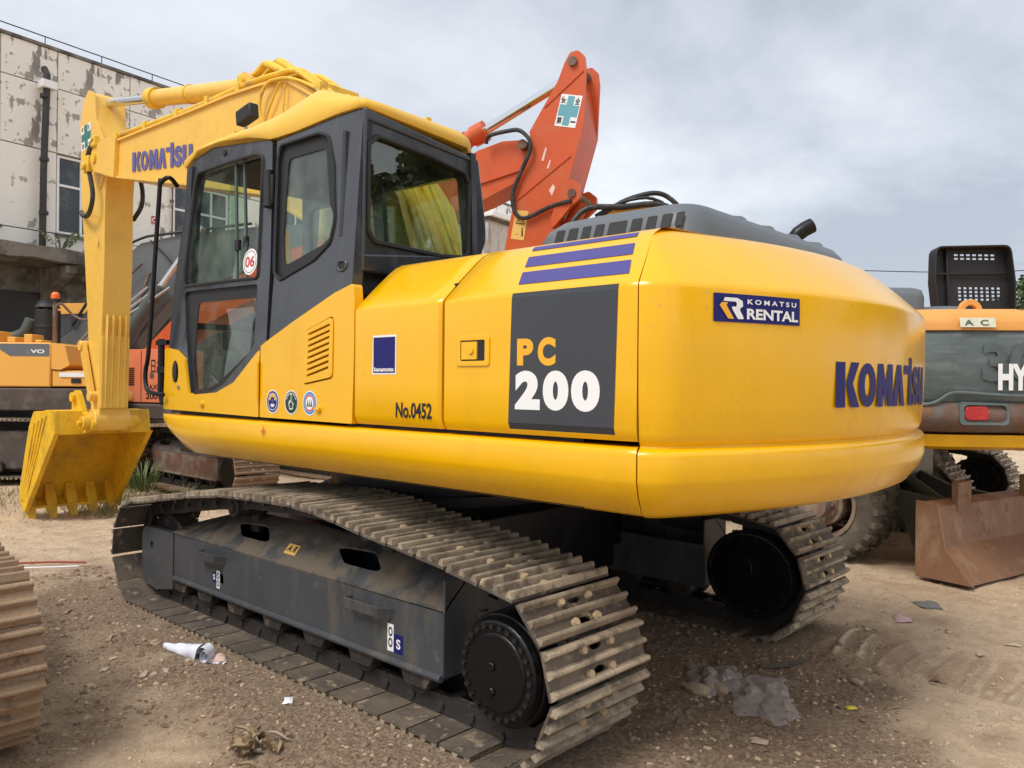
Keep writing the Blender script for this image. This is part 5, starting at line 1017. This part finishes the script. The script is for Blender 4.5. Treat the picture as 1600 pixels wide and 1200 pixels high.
b = MB(TG); b.cyl((6.50, .2, 3.70), (6.05, .2, 2.9), .09, n=18); b.build('bucket_cylinder', M['orange'], gar)
decal('scuff_mark', [[(6.15, 3.83), (6.20, 3.90), (6.23, 3.86), (6.19, 3.76)], [(6.05, 4.2), (6.10, 4.35), (6.12, 4.34), (6.08, 4.19)], [(6.12, 4.1), (6.16, 4.2), (6.17, 4.18), (6.14, 4.09)]], Fh, material('scuff', (.75, .55, .48), .8), gar, -.003)

# ------------------------------------------------------------------ amber excavator far left
vv = thing('excavator', 'amber excavator with dark grey boom, orange beacon and black air cleaner', 'excavator', (9.245, .127, 0), R(-137.209))
b = MB(); b.box(-2.2, .72, 0, 2.4, 1.40, 2.04); vb = b.build('body', M['volvoyel'], vv, bevel=.02)
b = MB(); b.prism(rnd([(.73, 2.03), (.92, 2.0), (.99, 1.72), (.86, 1.65), (.73, 1.66)], .02), .0, 2.2); b.build('nose_cover', M['volvoyel'], vv, bevel=.012)
b = MB(); b.box(.73, 1.25, .02, 2.3, 1.41, 1.64); b.build('tool_box', M['volvoyel'], vv, bevel=.015)
b = MB(); b.box(-2.3, 1.5, -.03, 2.45, 1.06, 1.385); b.build('deck', M['deckbrown'], vv, bevel=.02); b = MB(); b.box(-1.6, 1.0, .3, 2.1, .8, 1.06); b.build('swing_ring', M['rubber'], vv)
Fv = lambda a_, c_, d: (a_, d, c_)
decal('stripe', [rnd([(-2.1, 2.02), (.70, 2.02), (.70, 1.84), (.14, 1.84), (-.05, 1.96), (-2.1, 1.97)], .02)], Fv, M['darkgreyp'], vb, -.004); text('lettering', 'VO', (.43, .63, 1.885, 1.94), Fv, M['white'], vb, .03, -.006); text('lettering', 'L', (.385, .42, 1.885, 1.94), Fv, M['steel'], vb, .0, -.006)
text('lettering', 'VO', (.20, .36, 1.885, 1.94), Fv, M['darkgreyp'], vb, .02, -.006)
decal('label', [rect(.84, 1.2, 1.55, 1.615)], Fv, M['white'], vv, .012); decal('vent_slot', [rect(1.01, 1.15, 1.46, 1.53)], Fv, M['print'], vv, .012)
b = MB(); b.cyl((.265, .7, 2.04), (.265, .7, 2.56), .175, n=24); b.cyl((.265, .7, 2.28), (.265, .7, 2.33), .182, n=24); ac = b.build('air_cleaner', M['rubber'], vv, bevel=.01)
b = MB(); b.cyl((.265, .7, 2.60), (.265, .7, 2.655), .18, .14, 24); b.cyl((.265, .7, 2.655), (.265, .7, 2.70), .14, .13, 24); b.cyl((.265, .7, 2.54), (.265, .7, 2.6), .10, n=16)
for k in range(6): a_ = k * PI / 3; b.box(.265 + .13 * math.cos(a_) - .012, .265 + .13 * math.cos(a_) + .012, .7 + .13 * math.sin(a_) - .012, .7 + .13 * math.sin(a_) + .012, 2.54, 2.61)
b.build('rain_cap', M['rubber'], ac)
b = MB(); b.tube([(-.4, .7, 2.10), (-.1, .7, 2.2), (.02, .7, 2.42)], .09, 12); b.build('intake_pipe', M['greengrey'], vv)
for x0, x1, z1 in ((.06, .18, 2.12), (.30, .42, 2.16), (.46, .56, 2.08), (-.4, -.05, 2.2)): b = MB(); b.box(x0, x1, .05, .35, 2.04, z1); b.build('deck_box', M['volvoyel'], vv, bevel=.012)
b = MB(); b.cyl((.58, .35, 2.04), (.58, .35, 2.68), .035, n=12); bc = b.build('beacon_pole', M['rusttrack'], vv); b = MB(); b.cyl((.58, .35, 2.66), (.58, .35, 2.70), .07, n=16); b.build('beacon_base', M['rubber'], bc); b = MB(); b.cyl((.58, .35, 2.69), (.58, .35, 2.74), .062, n=16); b.sphere((.58, .35, 2.745), .062, 12); b.build('beacon_lens', M['beacon'], bc)
b = MB(); b.tube([(.62, .3, 2.05), (.62, .3, 2.55), (.66, .3, 2.61), (.72, .3, 2.61), (.98, .3, 2.40), (1.6, .3, 2.38)], .018, 8, 3); b.build('hand_rail', M['rusttrack'], vv)
b = MB(); b.prism(rnd([(-.18, 1.9), (.95, 1.9), (.95, 2.62), (.35, 2.68), (.0, 2.62), (-.12, 2.35)], [0, 0, .05, .1, .1, .1]), 1.5, 2.3); b.build('cab', M['cabgrey'], vv, bevel=.02); b = MB(); b.prism(rnd([(-.17, 2.56), (.98, 2.60), (.98, 2.76), (.05, 2.74)], .05), 1.45, 2.35); b.build('cab_roof', M['volvoyel'], vv, bevel=.02)
b = MB(); b.prism([(.42, 2.0), (.90, 2.0), (.90, 2.56), (.20, 2.56), (.18, 2.3)], 1.485, 1.5); b.build('cab_window', M['plasticdark'], vv)
VB = [(-.1, 1.6), (-.1, 1.95), (.38, 2.30), (1.12, 3.40), (1.44, 3.68), (1.90, 3.78), (3.2, 3.95), (5.4, 4.1), (5.5, 3.9), (3.4, 3.35), (2.3, 2.95), (1.93, 2.80), (1.50, 2.28), (1.0, 1.6)]
b = MB(); b.prism(VB, 1.2, 1.65); vbm = b.build('boom', M['darkgreyp'], vv, bevel=.012)
b = MB(); b.tube([(.38, 1.17, 2.36), (1.1, 1.17, 3.46), (1.44, 1.17, 3.74), (1.90, 1.17, 3.83), (3.2, 1.17, 4.0)], .022, 8); b.tube([(1.6, 1.17, 3.72), (2.0, 1.15, 3.3), (2.2, 1.15, 2.8)], .012, 6); b.split('boom_line', M['rubber'], vbm)
b = MB(); b.cyl((1.0, 1.0, 1.75), (1.85, 1.0, 2.98), .13, n=20); vc = b.build('boom_cylinder', M['greengrey'], vv); b = MB(); b.cyl((1.85, 1.0, 2.98), (2.5, 1.0, 3.9), .055, n=16); b.build('cylinder_rod', M['chrome'], vc)
b = MB()
for k, o_ in enumerate((0, .08, .17)): b.tube([(.60 + o_, .9, 2.05), (.9 + o_ * 1.2, .9, 2.35), (1.3 + o_ * 1.5, .9, 2.62), (1.7 + o_ * 2, .9, 2.95)], .026, 8)
b.split('hydraulic_line', M['steel'], vv)
b = MB(); b.tube([(1.35, 1.12, 2.40), (1.62, 1.12, 3.2)], .03, 6, 0); b.tube([(1.05, 1.12, 2.9), (1.5, 1.12, 3.35)], .018, 6, 0); b.split('brace', M['rusttrack'], vbm)
VT = Matrix.Translation((-.4, .5, 0))
b = MB(VT); 
def simple_track(root, T_, half, mats, nm='crawler_track', w=.6):
    core = MB(T_); core.box(-half, half, .1, .5, .15, .70); tr = core.build(nm, mats[0], root, bevel=.03)
    P = []
    for k in range(13): a_ = R(90 + 15 * k); P.append(V((-half + .40 * math.cos(a_), .45 + .40 * math.sin(a_))))
    for k in range(13): a_ = R(-90 + 15 * k); P.append(V((half + .40 * math.cos(a_), .45 + .40 * math.sin(a_))))
    sm = shoe_mesh(w, False).mesh('track_shoe', mats[1]); 
    for p, t_ in resample(P, int((4 * half + 2.5) / .19)):
        nr = V((t_.y, -t_.x)); X = V((t_.x, 0, t_.y)); Z = V((nr.x, 0, nr.y)); Y = Z.cross(X); m_ = Matrix((X, Y, Z)).transposed().to_4x4(); m_.translation = V((p.x, .3, p.y))
        o = bpy.data.objects.new('track_shoe', sm); COL.objects.link(o); o.parent = tr; o.matrix_local = T_ @ m_
    for k in range(7):
        x = -half + .2 + k * (2 * half - .4) / 6; b = MB(T_); b.cyl((x, .02, .19), (x, .5, .19), .085, n=14); b.build('track_roller', M['chain'], root)
    b = MB(T_); b.cyl((half - .6, .0, .83), (half - .6, .2, .83), .07, n=14); b.build('carrier_roller', M['steel'], root)
simple_track(vv, Matrix.Translation((.1, -.25, .08)), 1.55, (M['deckbrown'], (M['shoe'], M['grouser'], M['bolt']))); simple_track(vv, Matrix.Translation((.1, 1.9, .08)), 1.55, (M['deckbrown'], (M['shoe'], M['grouser'], M['bolt'])))

# ------------------------------------------------------------------ pale yellow excavator glimpsed behind the hood
ob = thing('excavator', 'pale orange excavator glimpsed behind the grey engine hood, hoses on its boom', 'excavator', (2.42, -2.784, 0), R(-137.209))
b = MB(); b.box(-.6, .45, 1.2, 3.0, .9, 3.12); q1 = b.build('body', M['peach'], ob, bevel=.06)
b = MB(); b.box(-1.2, 2.6, 1.0, 3.2, .7, 2.6); b.build('deck', M['deckbrown'], ob, bevel=.04)
b = MB(); b.prism(rnd([(.9, 2.6), (1.15, 3.25), (1.5, 3.60), (1.85, 3.66), (2.2, 3.58), (2.5, 3.2), (2.5, 2.6)], .12), .5, .95); q2 = b.build('boom', M['volvoyel'], ob, bevel=.02)
b = MB(); b.tube([(.85, .45, 3.0), (1.0, .45, 3.36), (1.2, .45, 3.58), (1.6, .45, 3.60), (2.0, .45, 3.64), (2.25, .45, 3.56), (2.35, .45, 3.45), (2.4, .45, 3.2)], .035, 10); b.tube([(1.35, .5, 3.5), (1.6, .5, 3.66), (1.8, .5, 3.74), (2.0, .5, 3.78), (2.15, .5, 3.74), (2.3, .5, 3.6), (2.36, .5, 3.4)], .03, 8); b.tube([(1.3, .48, 3.5), (1.6, .48, 3.66), (1.9, .48, 3.72), (2.1, .48, 3.66)], .02, 8); b.split('boom_hose', M['hose'], q2)

# ------------------------------------------------------------------ wheeled excavator on the right
wx = thing('wheeled_excavator', 'worn orange and slate wheeled excavator with a rusty dozer blade at the right', 'excavator', (-2.14, -2.78, 0), R(-137.209))
P2 = rnd([(-.75, 1.6), (-.35, .18), (.2, .02), (1.4, -.06), (2.6, .02), (3.1, .3), (3.3, 1.6)], .25, 5)
def wl(name, secs, mat, par, bv=0): 
    b = MB(); rg = []
    for ins, z in secs: rg.append([(x + (1.3 - x) * ins * .6, y + ins, z) for x, y in P2])
    b.loft(rg); return b.build(name, mat, par, ang=50)
wl('ballast', [(.02, 1.40), (0, 1.43), (.0, 1.90), (.015, 1.935)], M['slate'], wx); wc = wl('ballast_edge', [(.16, 1.165), (.05, 1.19), (-.02, 1.25), (-.03, 1.33), (.0, 1.40)], M['rustband'], wx)
wb = wl('body_cover', [(-.01, 1.935), (-.01, 1.99), (.02, 2.06), (.10, 2.10), (.3, 2.12)], M['peach'], wx)
wl('lower_skirt', [(.20, 1.04), (.10, 1.07), (.08, 1.16)], M['yellow'], wx)
Fw = lambda a_, c_, d: (a_, .04 + (1.4 - a_) ** 2 * .045 - .075 + d, c_)
def Fw(a_, c_, d):
    pts = [(-.35, .18), (.2, .015), (.8, -.03), (1.4, -.065), (2.6, 0.02)]
    for (p0, q0), (p1, q1_) in zip(pts, pts[1:]):
        if a_ <= p1: return (a_, q0 + (q1_ - q0) * (a_ - p0) / (p1 - p0) + d, c_)
    return (a_, q1_ + d, c_)
text('lettering', 'HY', (.545, .765, 1.495, 1.69), Fw, M['white'], wx, .05, -.03); text('lettering', 'UNDAI', (.79, 1.35, 1.495, 1.69), Fw, M['white'], wx, .05, -.03)
text('lettering', '300', (.44, 1.05, 1.56, 1.84), Fw, material('ghost_print', (.088, .112, .114), .5, .3, 6), wx, .04, -.016)
b = MB(); b.tube([Fw(-.18, 1.385, -.01), Fw(.05, 1.385, -.015), Fw(.14, 1.42, -.02), Fw(.20, 1.465, -.02), Fw(.30, 1.475, -.02), Fw(.7, 1.455, -.02), Fw(1.6, 1.45, -.02)], .012, 6); b.build('pressed_edge', M['slate'], wx)
b = MB(); b.plate(rnd([(.27, 1.24), (.62, 1.24), (.62, 1.40), (.27, 1.41)], .04), [rect(.30, .60, 1.26, 1.385, .04)], lambda a_, c_, d: Fw(a_, c_, d - .03), .05); b.build('lamp_surround', M['slate'], wx); b = MB(); b.plate(rect(.31, .48, 1.275, 1.375, .04), [], lambda a_, c_, d: Fw(a_, c_, d - .028), .03); b.build('tail_light', M['taillight'], wx, bevel=.008)
decal('warning_label', [rect(.27, .52, 1.955, 2.025)], lambda a_, c_, d: (a_, Fw(a_, c_, 0)[1] - .03 + (c_ - 1.955) * .25, c_), material('faded_label', (.62, .62, .48), .6, .1, 9), wx); text('lettering', 'A  C', (.30, .47, 1.968, 2.01), lambda a_, c_, d: (a_, Fw(a_, c_, 0)[1] - .034 + (c_ - 1.955) * .25, c_), M['greengrey'], wx)
b = MB(); b.plate(ell(.50, 2.10, .09, .09, 18), [ell(.50, 2.10, .045, .045, 12)], lambda a_, c_, d: (a_, .25 + d, c_), .04); b.build('lifting_eye', M['peach'], wx, bevel=.006)
b = MB(); b.plate(ell(1.25, 2.10, .09, .07, 18), [ell(1.25, 2.10, .045, .035, 12)], lambda a_, c_, d: (a_, .25 + d, c_), .04); b.build('lifting_eye', M['peach'], wx, bevel=.006)
b = MB(); b.loft([[(x * s + (1 - s) * .15, y * s + (1 - s) * .9, z) for x, y in rnd([(-.50, .35), (.26, .35), (.26, 1.6), (-.50, 1.6)], .2, 5)] for s, z in ((1, 2.05), (1, 2.22), (.93, 2.28), (.8, 2.30))]); b.build('rear_hood', M['hood'], wx, ang=50)
b = MB(); b.loft([[(x * s + (1 - s) * .6, y * s + (1 - s) * .9, z) for x, y in rnd([(.28, .45), (.62, .45), (.62, 1.4), (.28, 1.4)], .2, 5)] for s, z in ((1, 2.05), (1, 2.12), (.9, 2.16))]); b.build('low_hood', M['hood'], wx, ang=50)
# raised engine cover seen from below
TP = Matrix.Translation((.74, 1.25, 2.14)) @ Matrix.Rotation(R(-5), 4, 'X') @ Matrix.Diagonal((.80, 1, 1, 1))
hs = [rect(.25 + i * .068, .305 + i * .068, .52 + j * .034, .54 + j * .034) for i in range(7) for j in range(2)] + [rect(.28 + i * .062, .325 + i * .062, .15 + j * .034, .172 + j * .034) for i in range(8) for j in range(4)]
b = MB(TP); b.plate(rnd([(.0, -.02), (.82, -.02), (.84, .3), (.80, .62), (-.01, .60), (-.03, .3)], [.02, .02, 0, .08, .08, 0]), hs, lambda a_, c_, d: (a_, d, c_), .02); cp = b.build('raised_cover', M['rubber'], wx)
b = MB(TP); q = rnd([(-.015, -.02), (.835, -.02), (.85, .3), (.815, .635), (-.02, .615), (-.045, .3)], [.02, .02, 0, .08, .08, 0]); b.plate(q, [[(x * .965 + .014, z * .955 + .012) for x, z in q]], lambda a_, c_, d: (a_, d, c_), .13, -.11); b.tube([(0, -.03, .38), (.8, -.03, .39)], .012, 6, 0); b.box(.13, .15, -.05, 0, 0, .6); b.build('cover_rim', M['rubber'], cp, bevel=.008)
# undercarriage of the wheeled excavator (drive wheels, blade)
TU = (Matrix.Rotation(R(137.209), 4, 'Z') @ Matrix.Translation((2.14, 2.78, 0)))     # world -> local
def tyre(x, y, R_=.50, w=.27):
    g_ = MB(TU); prof = [(-w / 2, .30), (-w / 2 - .01, .36), (-w / 2 + .0, .44), (-w / 2 + .03, R_ - .02), (0, R_), (w / 2 - .03, R_ - .02), (w / 2, .44), (w / 2 + .01, .36), (w / 2, .30)]
    n = 56; g_.loft([[(x + r_ * math.cos(2 * PI * k / n), y + v, .50 + r_ * math.sin(2 * PI * k / n)) for v, r_ in prof] for k in range(n)], closed=True, loop=True)
    ty = g_.build('tyre', M['tyre'], wx, ang=50)
    l_ = MB(TU)
    for k in range(26):
        for s in (-1, 1):
            a_ = 2 * PI * (k + .25 * s) / 26; c_, s_ = math.cos(a_), math.sin(a_); tt = V((-s_, 0, c_)); rr = V((c_, 0, s_)); c0 = V((x, y, .50))
            def P_(v, r_, t_): return c0 + rr * r_ + tt * t_ + V((0, v, 0))
            q = [(s * .02, R_ - .01, -.022), (s * .02, R_ - .01, .022), (s * (w / 2 + .004), R_ - .055, .034), (s * (w / 2 + .004), R_ - .055, -.024), (s * .02, R_ + .022, -.018), (s * .02, R_ + .022, .018), (s * (w / 2 + .006), R_ - .012, .03), (s * (w / 2 + .006), R_ - .012, -.02)]
            l_.add([P_(*u) for u in q], [(0, 1, 2, 3), (4, 5, 6, 7), (0, 1, 5, 4), (2, 3, 7, 6), (1, 2, 6, 5), (3, 0, 4, 7)])
    l_.build('tread_blocks', M['tyre'], ty)
    r2 = MB(TU); r2.loft([[(x + r_ * math.cos(2 * PI * k / 36), y + v, .50 + r_ * math.sin(2 * PI * k / 36)) for v, r_ in ((-w / 2 - .02, .315), (w / 2 + .02, .315), (w / 2 + .02, .285), (w / 2 - .06, .27), (-w / 2 + .06, .27), (-w / 2 - .02, .285))] for k in range(36)], closed=True, loop=True); r2.build('rim', M['rim'], wx)
for y in (-3.50, -3.83, -5.45, -5.78): tyre(-1.16, y)
b = MB(TU); b.cyl((-1.16, -3.2, .50), (-1.16, -6.0, .50), .12, n=16); b.cyl((-1.16, -3.36, .50), (-1.16, -3.75, .50), .20, n=24); b.cyl((-1.16, -3.34, .50), (-1.16, -3.36, .50), .16, n=20)
for k in range(8): a_ = k * PI / 4; b.cyl((-1.16 + .13 * math.cos(a_), -3.31, .50 + .13 * math.sin(a_)), (-1.16 + .13 * math.cos(a_), -3.34, .50 + .13 * math.sin(a_)), .018, n=6)
b.build('axle_hub', M['rim'], wx); b = MB(TU); b.box(-1.6, 2.4, -5.1, -4.2, .55, .95); b.cyl((-.4, -4.65, .9), (-.4, -4.65, 1.08), .55, n=30); b.build('chassis', M['black'], wx, bevel=.02)
TBl = TU @ Matrix.Translation((-2.04, -3.27, 0.02)) @ Matrix.Rotation(R(-104), 4, 'Z')       # x along the blade
b = MB(TBl); b.plate([(.02, 0), (-.36, .0), (-.14, .25), (-.09, .56), (.0, .60), (.05, .54), (.06, .2)], [], lambda a_, c_, d: (d, a_, c_), 1.72); bl = b.build('dozer_blade', M['blade'], wx, bevel=.006)
b = MB(TBl)
for x in (.28, 1.38): b.box(x, x + .20, -.105, -.05, .42, .74)
b.split('blade_upright', M['blade'], bl, bevel=.004)
b = MB(TBl); b.plate([(.07, .0), (-.38, .0), (-.17, .25), (-.11, .585), (.07, .60)], [], lambda a_, c_, d: (d, a_, c_), .025, -.025); b.build('end_plate', M['blade'], bl, bevel=.004)
b = MB(TBl)
for x in (.45, 1.25): b.plate(rnd([(.05, .12), (.05, .55), (.5, .60), (.9, .75), (.9, .55), (.45, .35), (.35, .08)], .05), [], lambda a_, c_, d: (x + d, a_, c_), .05); b.cyl((x - .03, .3, .27), (x + .08, .3, .27), .06, n=16)
b.cyl((.9, .1, .3), (.9, .75, .7), .05, n=14); b.split('blade_arm', M['greengrey'], wx, bevel=.008)

# ------------------------------------------------------------------ crawler machine far right and rusty track bottom left
fx = thing('excavator', 'dark crawler excavator parked beyond the wheeled one, only its tracks showing', 'excavator', (.33, -6.7, 0))
crawler(fx, 1.1, 1, shoem, detail=False, hub=False); crawler(fx, -1.1, -1, shoem, detail=False, hub=False)
b = MB(); b.cyl((0, 0, .6), (0, 0, 1.1), .6, n=30); b.box(-.9, .9, -.8, .8, .4, .75); b.build('car_body', M['black'], fx)
b = MB(); b.box(-2.2, 1.6, -1.3, 1.3, 1.12, 1.9); b.build('body', M['volvoyel'], fx, bevel=.05)
b = MB(); b.cyl((1.2, -1.9, .55), (1.2, -3.4, .55), .42, n=26); dr = b.build('drum', M['rusttrack'], None); dr.location = (1.2, -7.9, 0); tag(dr, 'rusty steel drum lying beyond the far crawler tracks at the right edge', 'drum')
lt = thing('excavator', 'crawler track of an excavator at the left edge, thick with rusty orange mud', 'excavator', (1.61, 2.83, 0.0))
crawler(lt, 0, 1, rsm, detail=False, framemat=(M['rusttrack'], M['deckbrown'], M['chain']), name='crawler_track')

# ------------------------------------------------------------------ power line
b = MB(); b.tube([(-6, -75, 10.9), (10, -66, 10.35), (19, -57.5, 10.3), (34, -44, 10.8)], .035, 6, 6); w_ = b.build('power_line', M['print'], None); tag(w_, 'thin overhead wire crossing the sky at the right', 'wire')

# ------------------------------------------------------------------ litter
def crumple(name, cx, cy, sx, sy, h, rot, n, mat, lab, cat, seed, tail=0.0):
    vs = []; q = n
    for i in range(q + 1):
        for j in range(q + 1):
            u, v = i / q * 2 - 1, j / q * 2 - 1; r_ = 1 + .35 * noise.noise(V((u * 1.3, v * 1.3, seed))); x = u * sx * r_ * (1 - .5 * abs(v) * tail); y = v * sy * r_
            x2 = cx + x * math.cos(rot) - y * math.sin(rot); y2 = cy + x * math.sin(rot) + y * math.cos(rot); e_ = max(0, 1 - max(abs(u), abs(v)) ** 3)
            z = H(x2, y2) + .006 + e_ * h * (.4 + 1.5 * abs(noise.noise(V((u * 1.3, v * 1.3, seed + 5)))) + .22 * (1 - 2.2 * abs(noise.noise(V((u * 3.0 + v, v * 2.4 - u, seed + 9))))) * (n > 10))
            vs.append((x2 + .02 * noise.noise(V((u * 5, v * 5, seed))), y2, z))
    b = MB(); b.add(vs, [(i * (q + 1) + j, (i + 1) * (q + 1) + j, (i + 1) * (q + 1) + j + 1, i * (q + 1) + j + 1) for i in range(q) for j in range(q)])
    o = b.build(name, mat, None, ang=70); o.data.update(); tag(o, lab, cat); return o
bagm = bpy.data.materials.new('clear_film'); bagm.use_nodes = True; t = bagm.node_tree; t.nodes.clear(); N = t.nodes.new; L = t.links.new
o = N('ShaderNodeOutputMaterial'); m1 = N('ShaderNodeMixShader'); tr_ = N('ShaderNodeBsdfTransparent'); pr = N('ShaderNodeBsdfPrincipled'); pr.inputs['Base Color'].default_value = (.50, .44, .40, 1); pr.inputs['Roughness'].default_value = .12; lw = N('ShaderNodeLayerWeight'); lw.inputs[0].default_value = .45
mr_ = N('ShaderNodeMapRange'); L(lw.outputs['Facing'], mr_.inputs[0]); mr_.inputs[3].default_value = .34; mr_.inputs[4].default_value = .9; L(mr_.outputs[0], m1.inputs[0]); L(tr_.outputs[0], m1.inputs[1]); L(pr.outputs[0], m1.inputs[2]); L(m1.outputs[0], o.inputs[0])
crumple('plastic_bag', -2.19, -.10, .30, .14, .022, R(-55), 60, bagm, 'crumpled clear plastic bag on the dirt behind the far track', 'plastic bag', 1.0, .5)
crumple('plastic_sheet', -1.92, -.16, .13, .19, .030, R(35), 44, bagm, 'torn clear plastic film standing up beside the crumpled bag', 'plastic sheet', 4.0)
leafb = material('dead_leaf', (.30, .21, .12), .8, .3, 5)
def scrap(name, x, y, s, mat, lab, cat, seed, h=.015, el=1.0): return crumple(name, x, y, s * el, s, h, seed * 1.7, 5, mat, lab, cat, float(seed))
scrap('paper_scrap', -2.247, -2.029, .05, material('pink_paper', (.55, .38, .36), .8), 'small pink paper scrap on the dirt right of the far track', 'scrap', 3, .03)
scrap('rag', -2.275, -2.488, .075, material('grey_rag', (.16, .16, .15), .8, .4, 30), 'dark grey rag lying on the dirt before the rusty blade', 'rag', 5, .02)
scrap('wrapper', -2.564, -.247, .018, material('yellow_wrap', (.75, .62, .05), .5), 'tiny yellow wrapper on the dirt right of the plastic bag', 'wrapper', 6, .008, 1.6)
scrap('paper_scrap', -.656, 1.552, .022, M['white'], 'small white chip on the dirt near the middle of the near track', 'scrap', 7, .012, 1.9)
scrap('paper_scrap', .10, 1.50, .04, material('flesh_paper', (.60, .42, .34), .8), 'crumpled pinkish scrap right of the white paper roll', 'scrap', 8, .03)
scrap('leaf', -2.75, -.95, .03, drk, 'dark dead leaf on the dirt among the track imprints', 'leaf', 9, .03)
lp_ = thing('leaf_heap', 'heap of curled dead leaves on the dirt at the bottom edge', 'leaves', (-.96, 1.90, 0)); rg_ = random.Random(4)
lm_ = []
for k in range(26):
    b = MB(); a_ = rg_.uniform(0, 6.3); cx, cy = rg_.gauss(0, .055), rg_.gauss(0, .055); ln, wd_ = rg_.uniform(.025, .06), rg_.uniform(.010, .022); cz = rg_.uniform(.01, .045); tl = rg_.uniform(-.6, .6); Mx = Matrix.Translation((cx, cy, cz)) @ Matrix.Rotation(a_, 4, 'Z') @ Matrix.Rotation(tl, 4, 'Y'); b.T = Mx
    b.loft([[(-ln + ln * 2 * i / 5, wd_ * math.sin(PI * (i + .15) / 5.3) * j, .012 * abs(j) + .01 * math.sin(i)) for j in (-1, 0, 1)] for i in range(6)], closed=False, cap=False); b.build('leaf', leafb if k % 3 else pale, lp_)
# rolled white paper
rp = thing('paper_roll', 'rolled white paper cone unfurling into a curl on the dirt beside the near track', 'paper', (.33, 1.56, 0)); b = MB(); rg = []
for i in range(13):
    t_ = i / 12; c0 = V((.16 - .30 * t_, .03 - .02 * t_, .035 + .012 * t_)); rr_ = .018 + .034 * t_; rg.append([(c0.x, c0.y + rr_ * math.cos(a_), c0.z + rr_ * math.sin(a_)) for a_ in [2 * PI * k / 18 for k in range(18)]])
wpm = material('white_paper', (.72, .74, .82), .5, .04, 6); b.loft(rg, cap=False); b.v = [tuple(V(p) + V((0, .014, .010)) * noise.noise(V(p) * 22)) for p in b.v]; o = b.build('cone', wpm, rp); b = MB()
q = [(-.14 - .02 * k / 30 + (.052 - .0011 * k) * math.cos(k * .42), (.052 - .0011 * k) * math.sin(k * .42)) for k in range(34)]
b.loft([[(x - .02, -.02, .055 + z) for x, z in q], [(x - .06, .05, .055 + z) for x, z in q]], closed=False, cap=False); b.build('curl', wpm, rp); b = MB(); b.loft([[(-.15 - .018 * k, .02 * math.sin(k * .6), .02 + .02 * abs(math.sin(k * .45))), (-.155 - .018 * k, .045 + .02 * math.sin(k * .6), .01 + .01 * abs(math.sin(k * .7)))] for k in range(10)], closed=False, cap=False); b.build('torn_tail', wpm, rp); rp.rotation_euler = (0, 0, R(8))
b = MB(); b.tube([(3.0, 1.15, .03), (3.2, 1.35, .035), (3.55, 1.85, .03)], .008, 6); tag(b.build('stick', material('faded_red', (.35, .07, .05), .7), None), 'thin red stick on the dirt at the far left', 'stick')
b = MB(); b.tube([(2.95, 1.22, .02), (3.1, 1.45, .022), (3.35, 1.75, .02)], .008, 6); tag(b.build('stick', M['white'], None), 'thin white strip lying beside the red stick', 'strip')
b = MB(); b.tube([(-2.03, -.42, .03), (-2.12, -.52, .035), (-2.16, -.68, .03)], .014, 6); b.tube([(-2.12, -.52, .035), (-2.16, -.56, .05)], .006, 5); tag(b.build('stick', barkm, None), 'broken brown stick beside the plastic film', 'stick')
for i, (x, y) in enumerate([(.9, 1.75), (.75, 1.62), (.60, 1.85), (1.2, 1.9), (.45, 1.95), (-.2, 2.0), (.2, 1.85), (-1.2, 2.0), (-2.4, .35), (-2.7, -.4), (-2.9, -1.9), (1.6, 1.75), (-2.55, -1.9), (-1.1, 2.15)]):
    o = crumple('leaf', x, y, random.uniform(.02, .045), random.uniform(.01, .02), .012, random.uniform(0, 3), 4, leafb if i % 2 else pale, 'small dry curled leaf on the dirt', 'leaf', 20.0 + i); o['group'] = 'dry leaves scattered on the dirt'
def rock(x, y, s, lab, seed):
    b = MB(); b.sphere((0, 0, 0), s, 12, (1.2, .9, .7)); b.v = [tuple(V(p) * (1 + .45 * noise.noise(V(p) * (1.2 / s) + V((seed, 0, 0))))) for p in b.v]; o = b.build('stone', brn, None, ang=20); o.location = (x, y, H(x, y) + s * .3); tag(o, lab, 'stone')
rock(-2.468, -.599, .028, 'fist-sized brown stone right of the broken stick', 1); rock(-1.93, .05, .05, 'larger brown stone left of the crumpled plastic bag', 4); rock(-2.0, -.03, .04, 'rounded brown clod tucked against the crumpled bag', 7); rock(.62, 1.62, .03, 'grey-brown stone between the near track and the paper roll', 9)
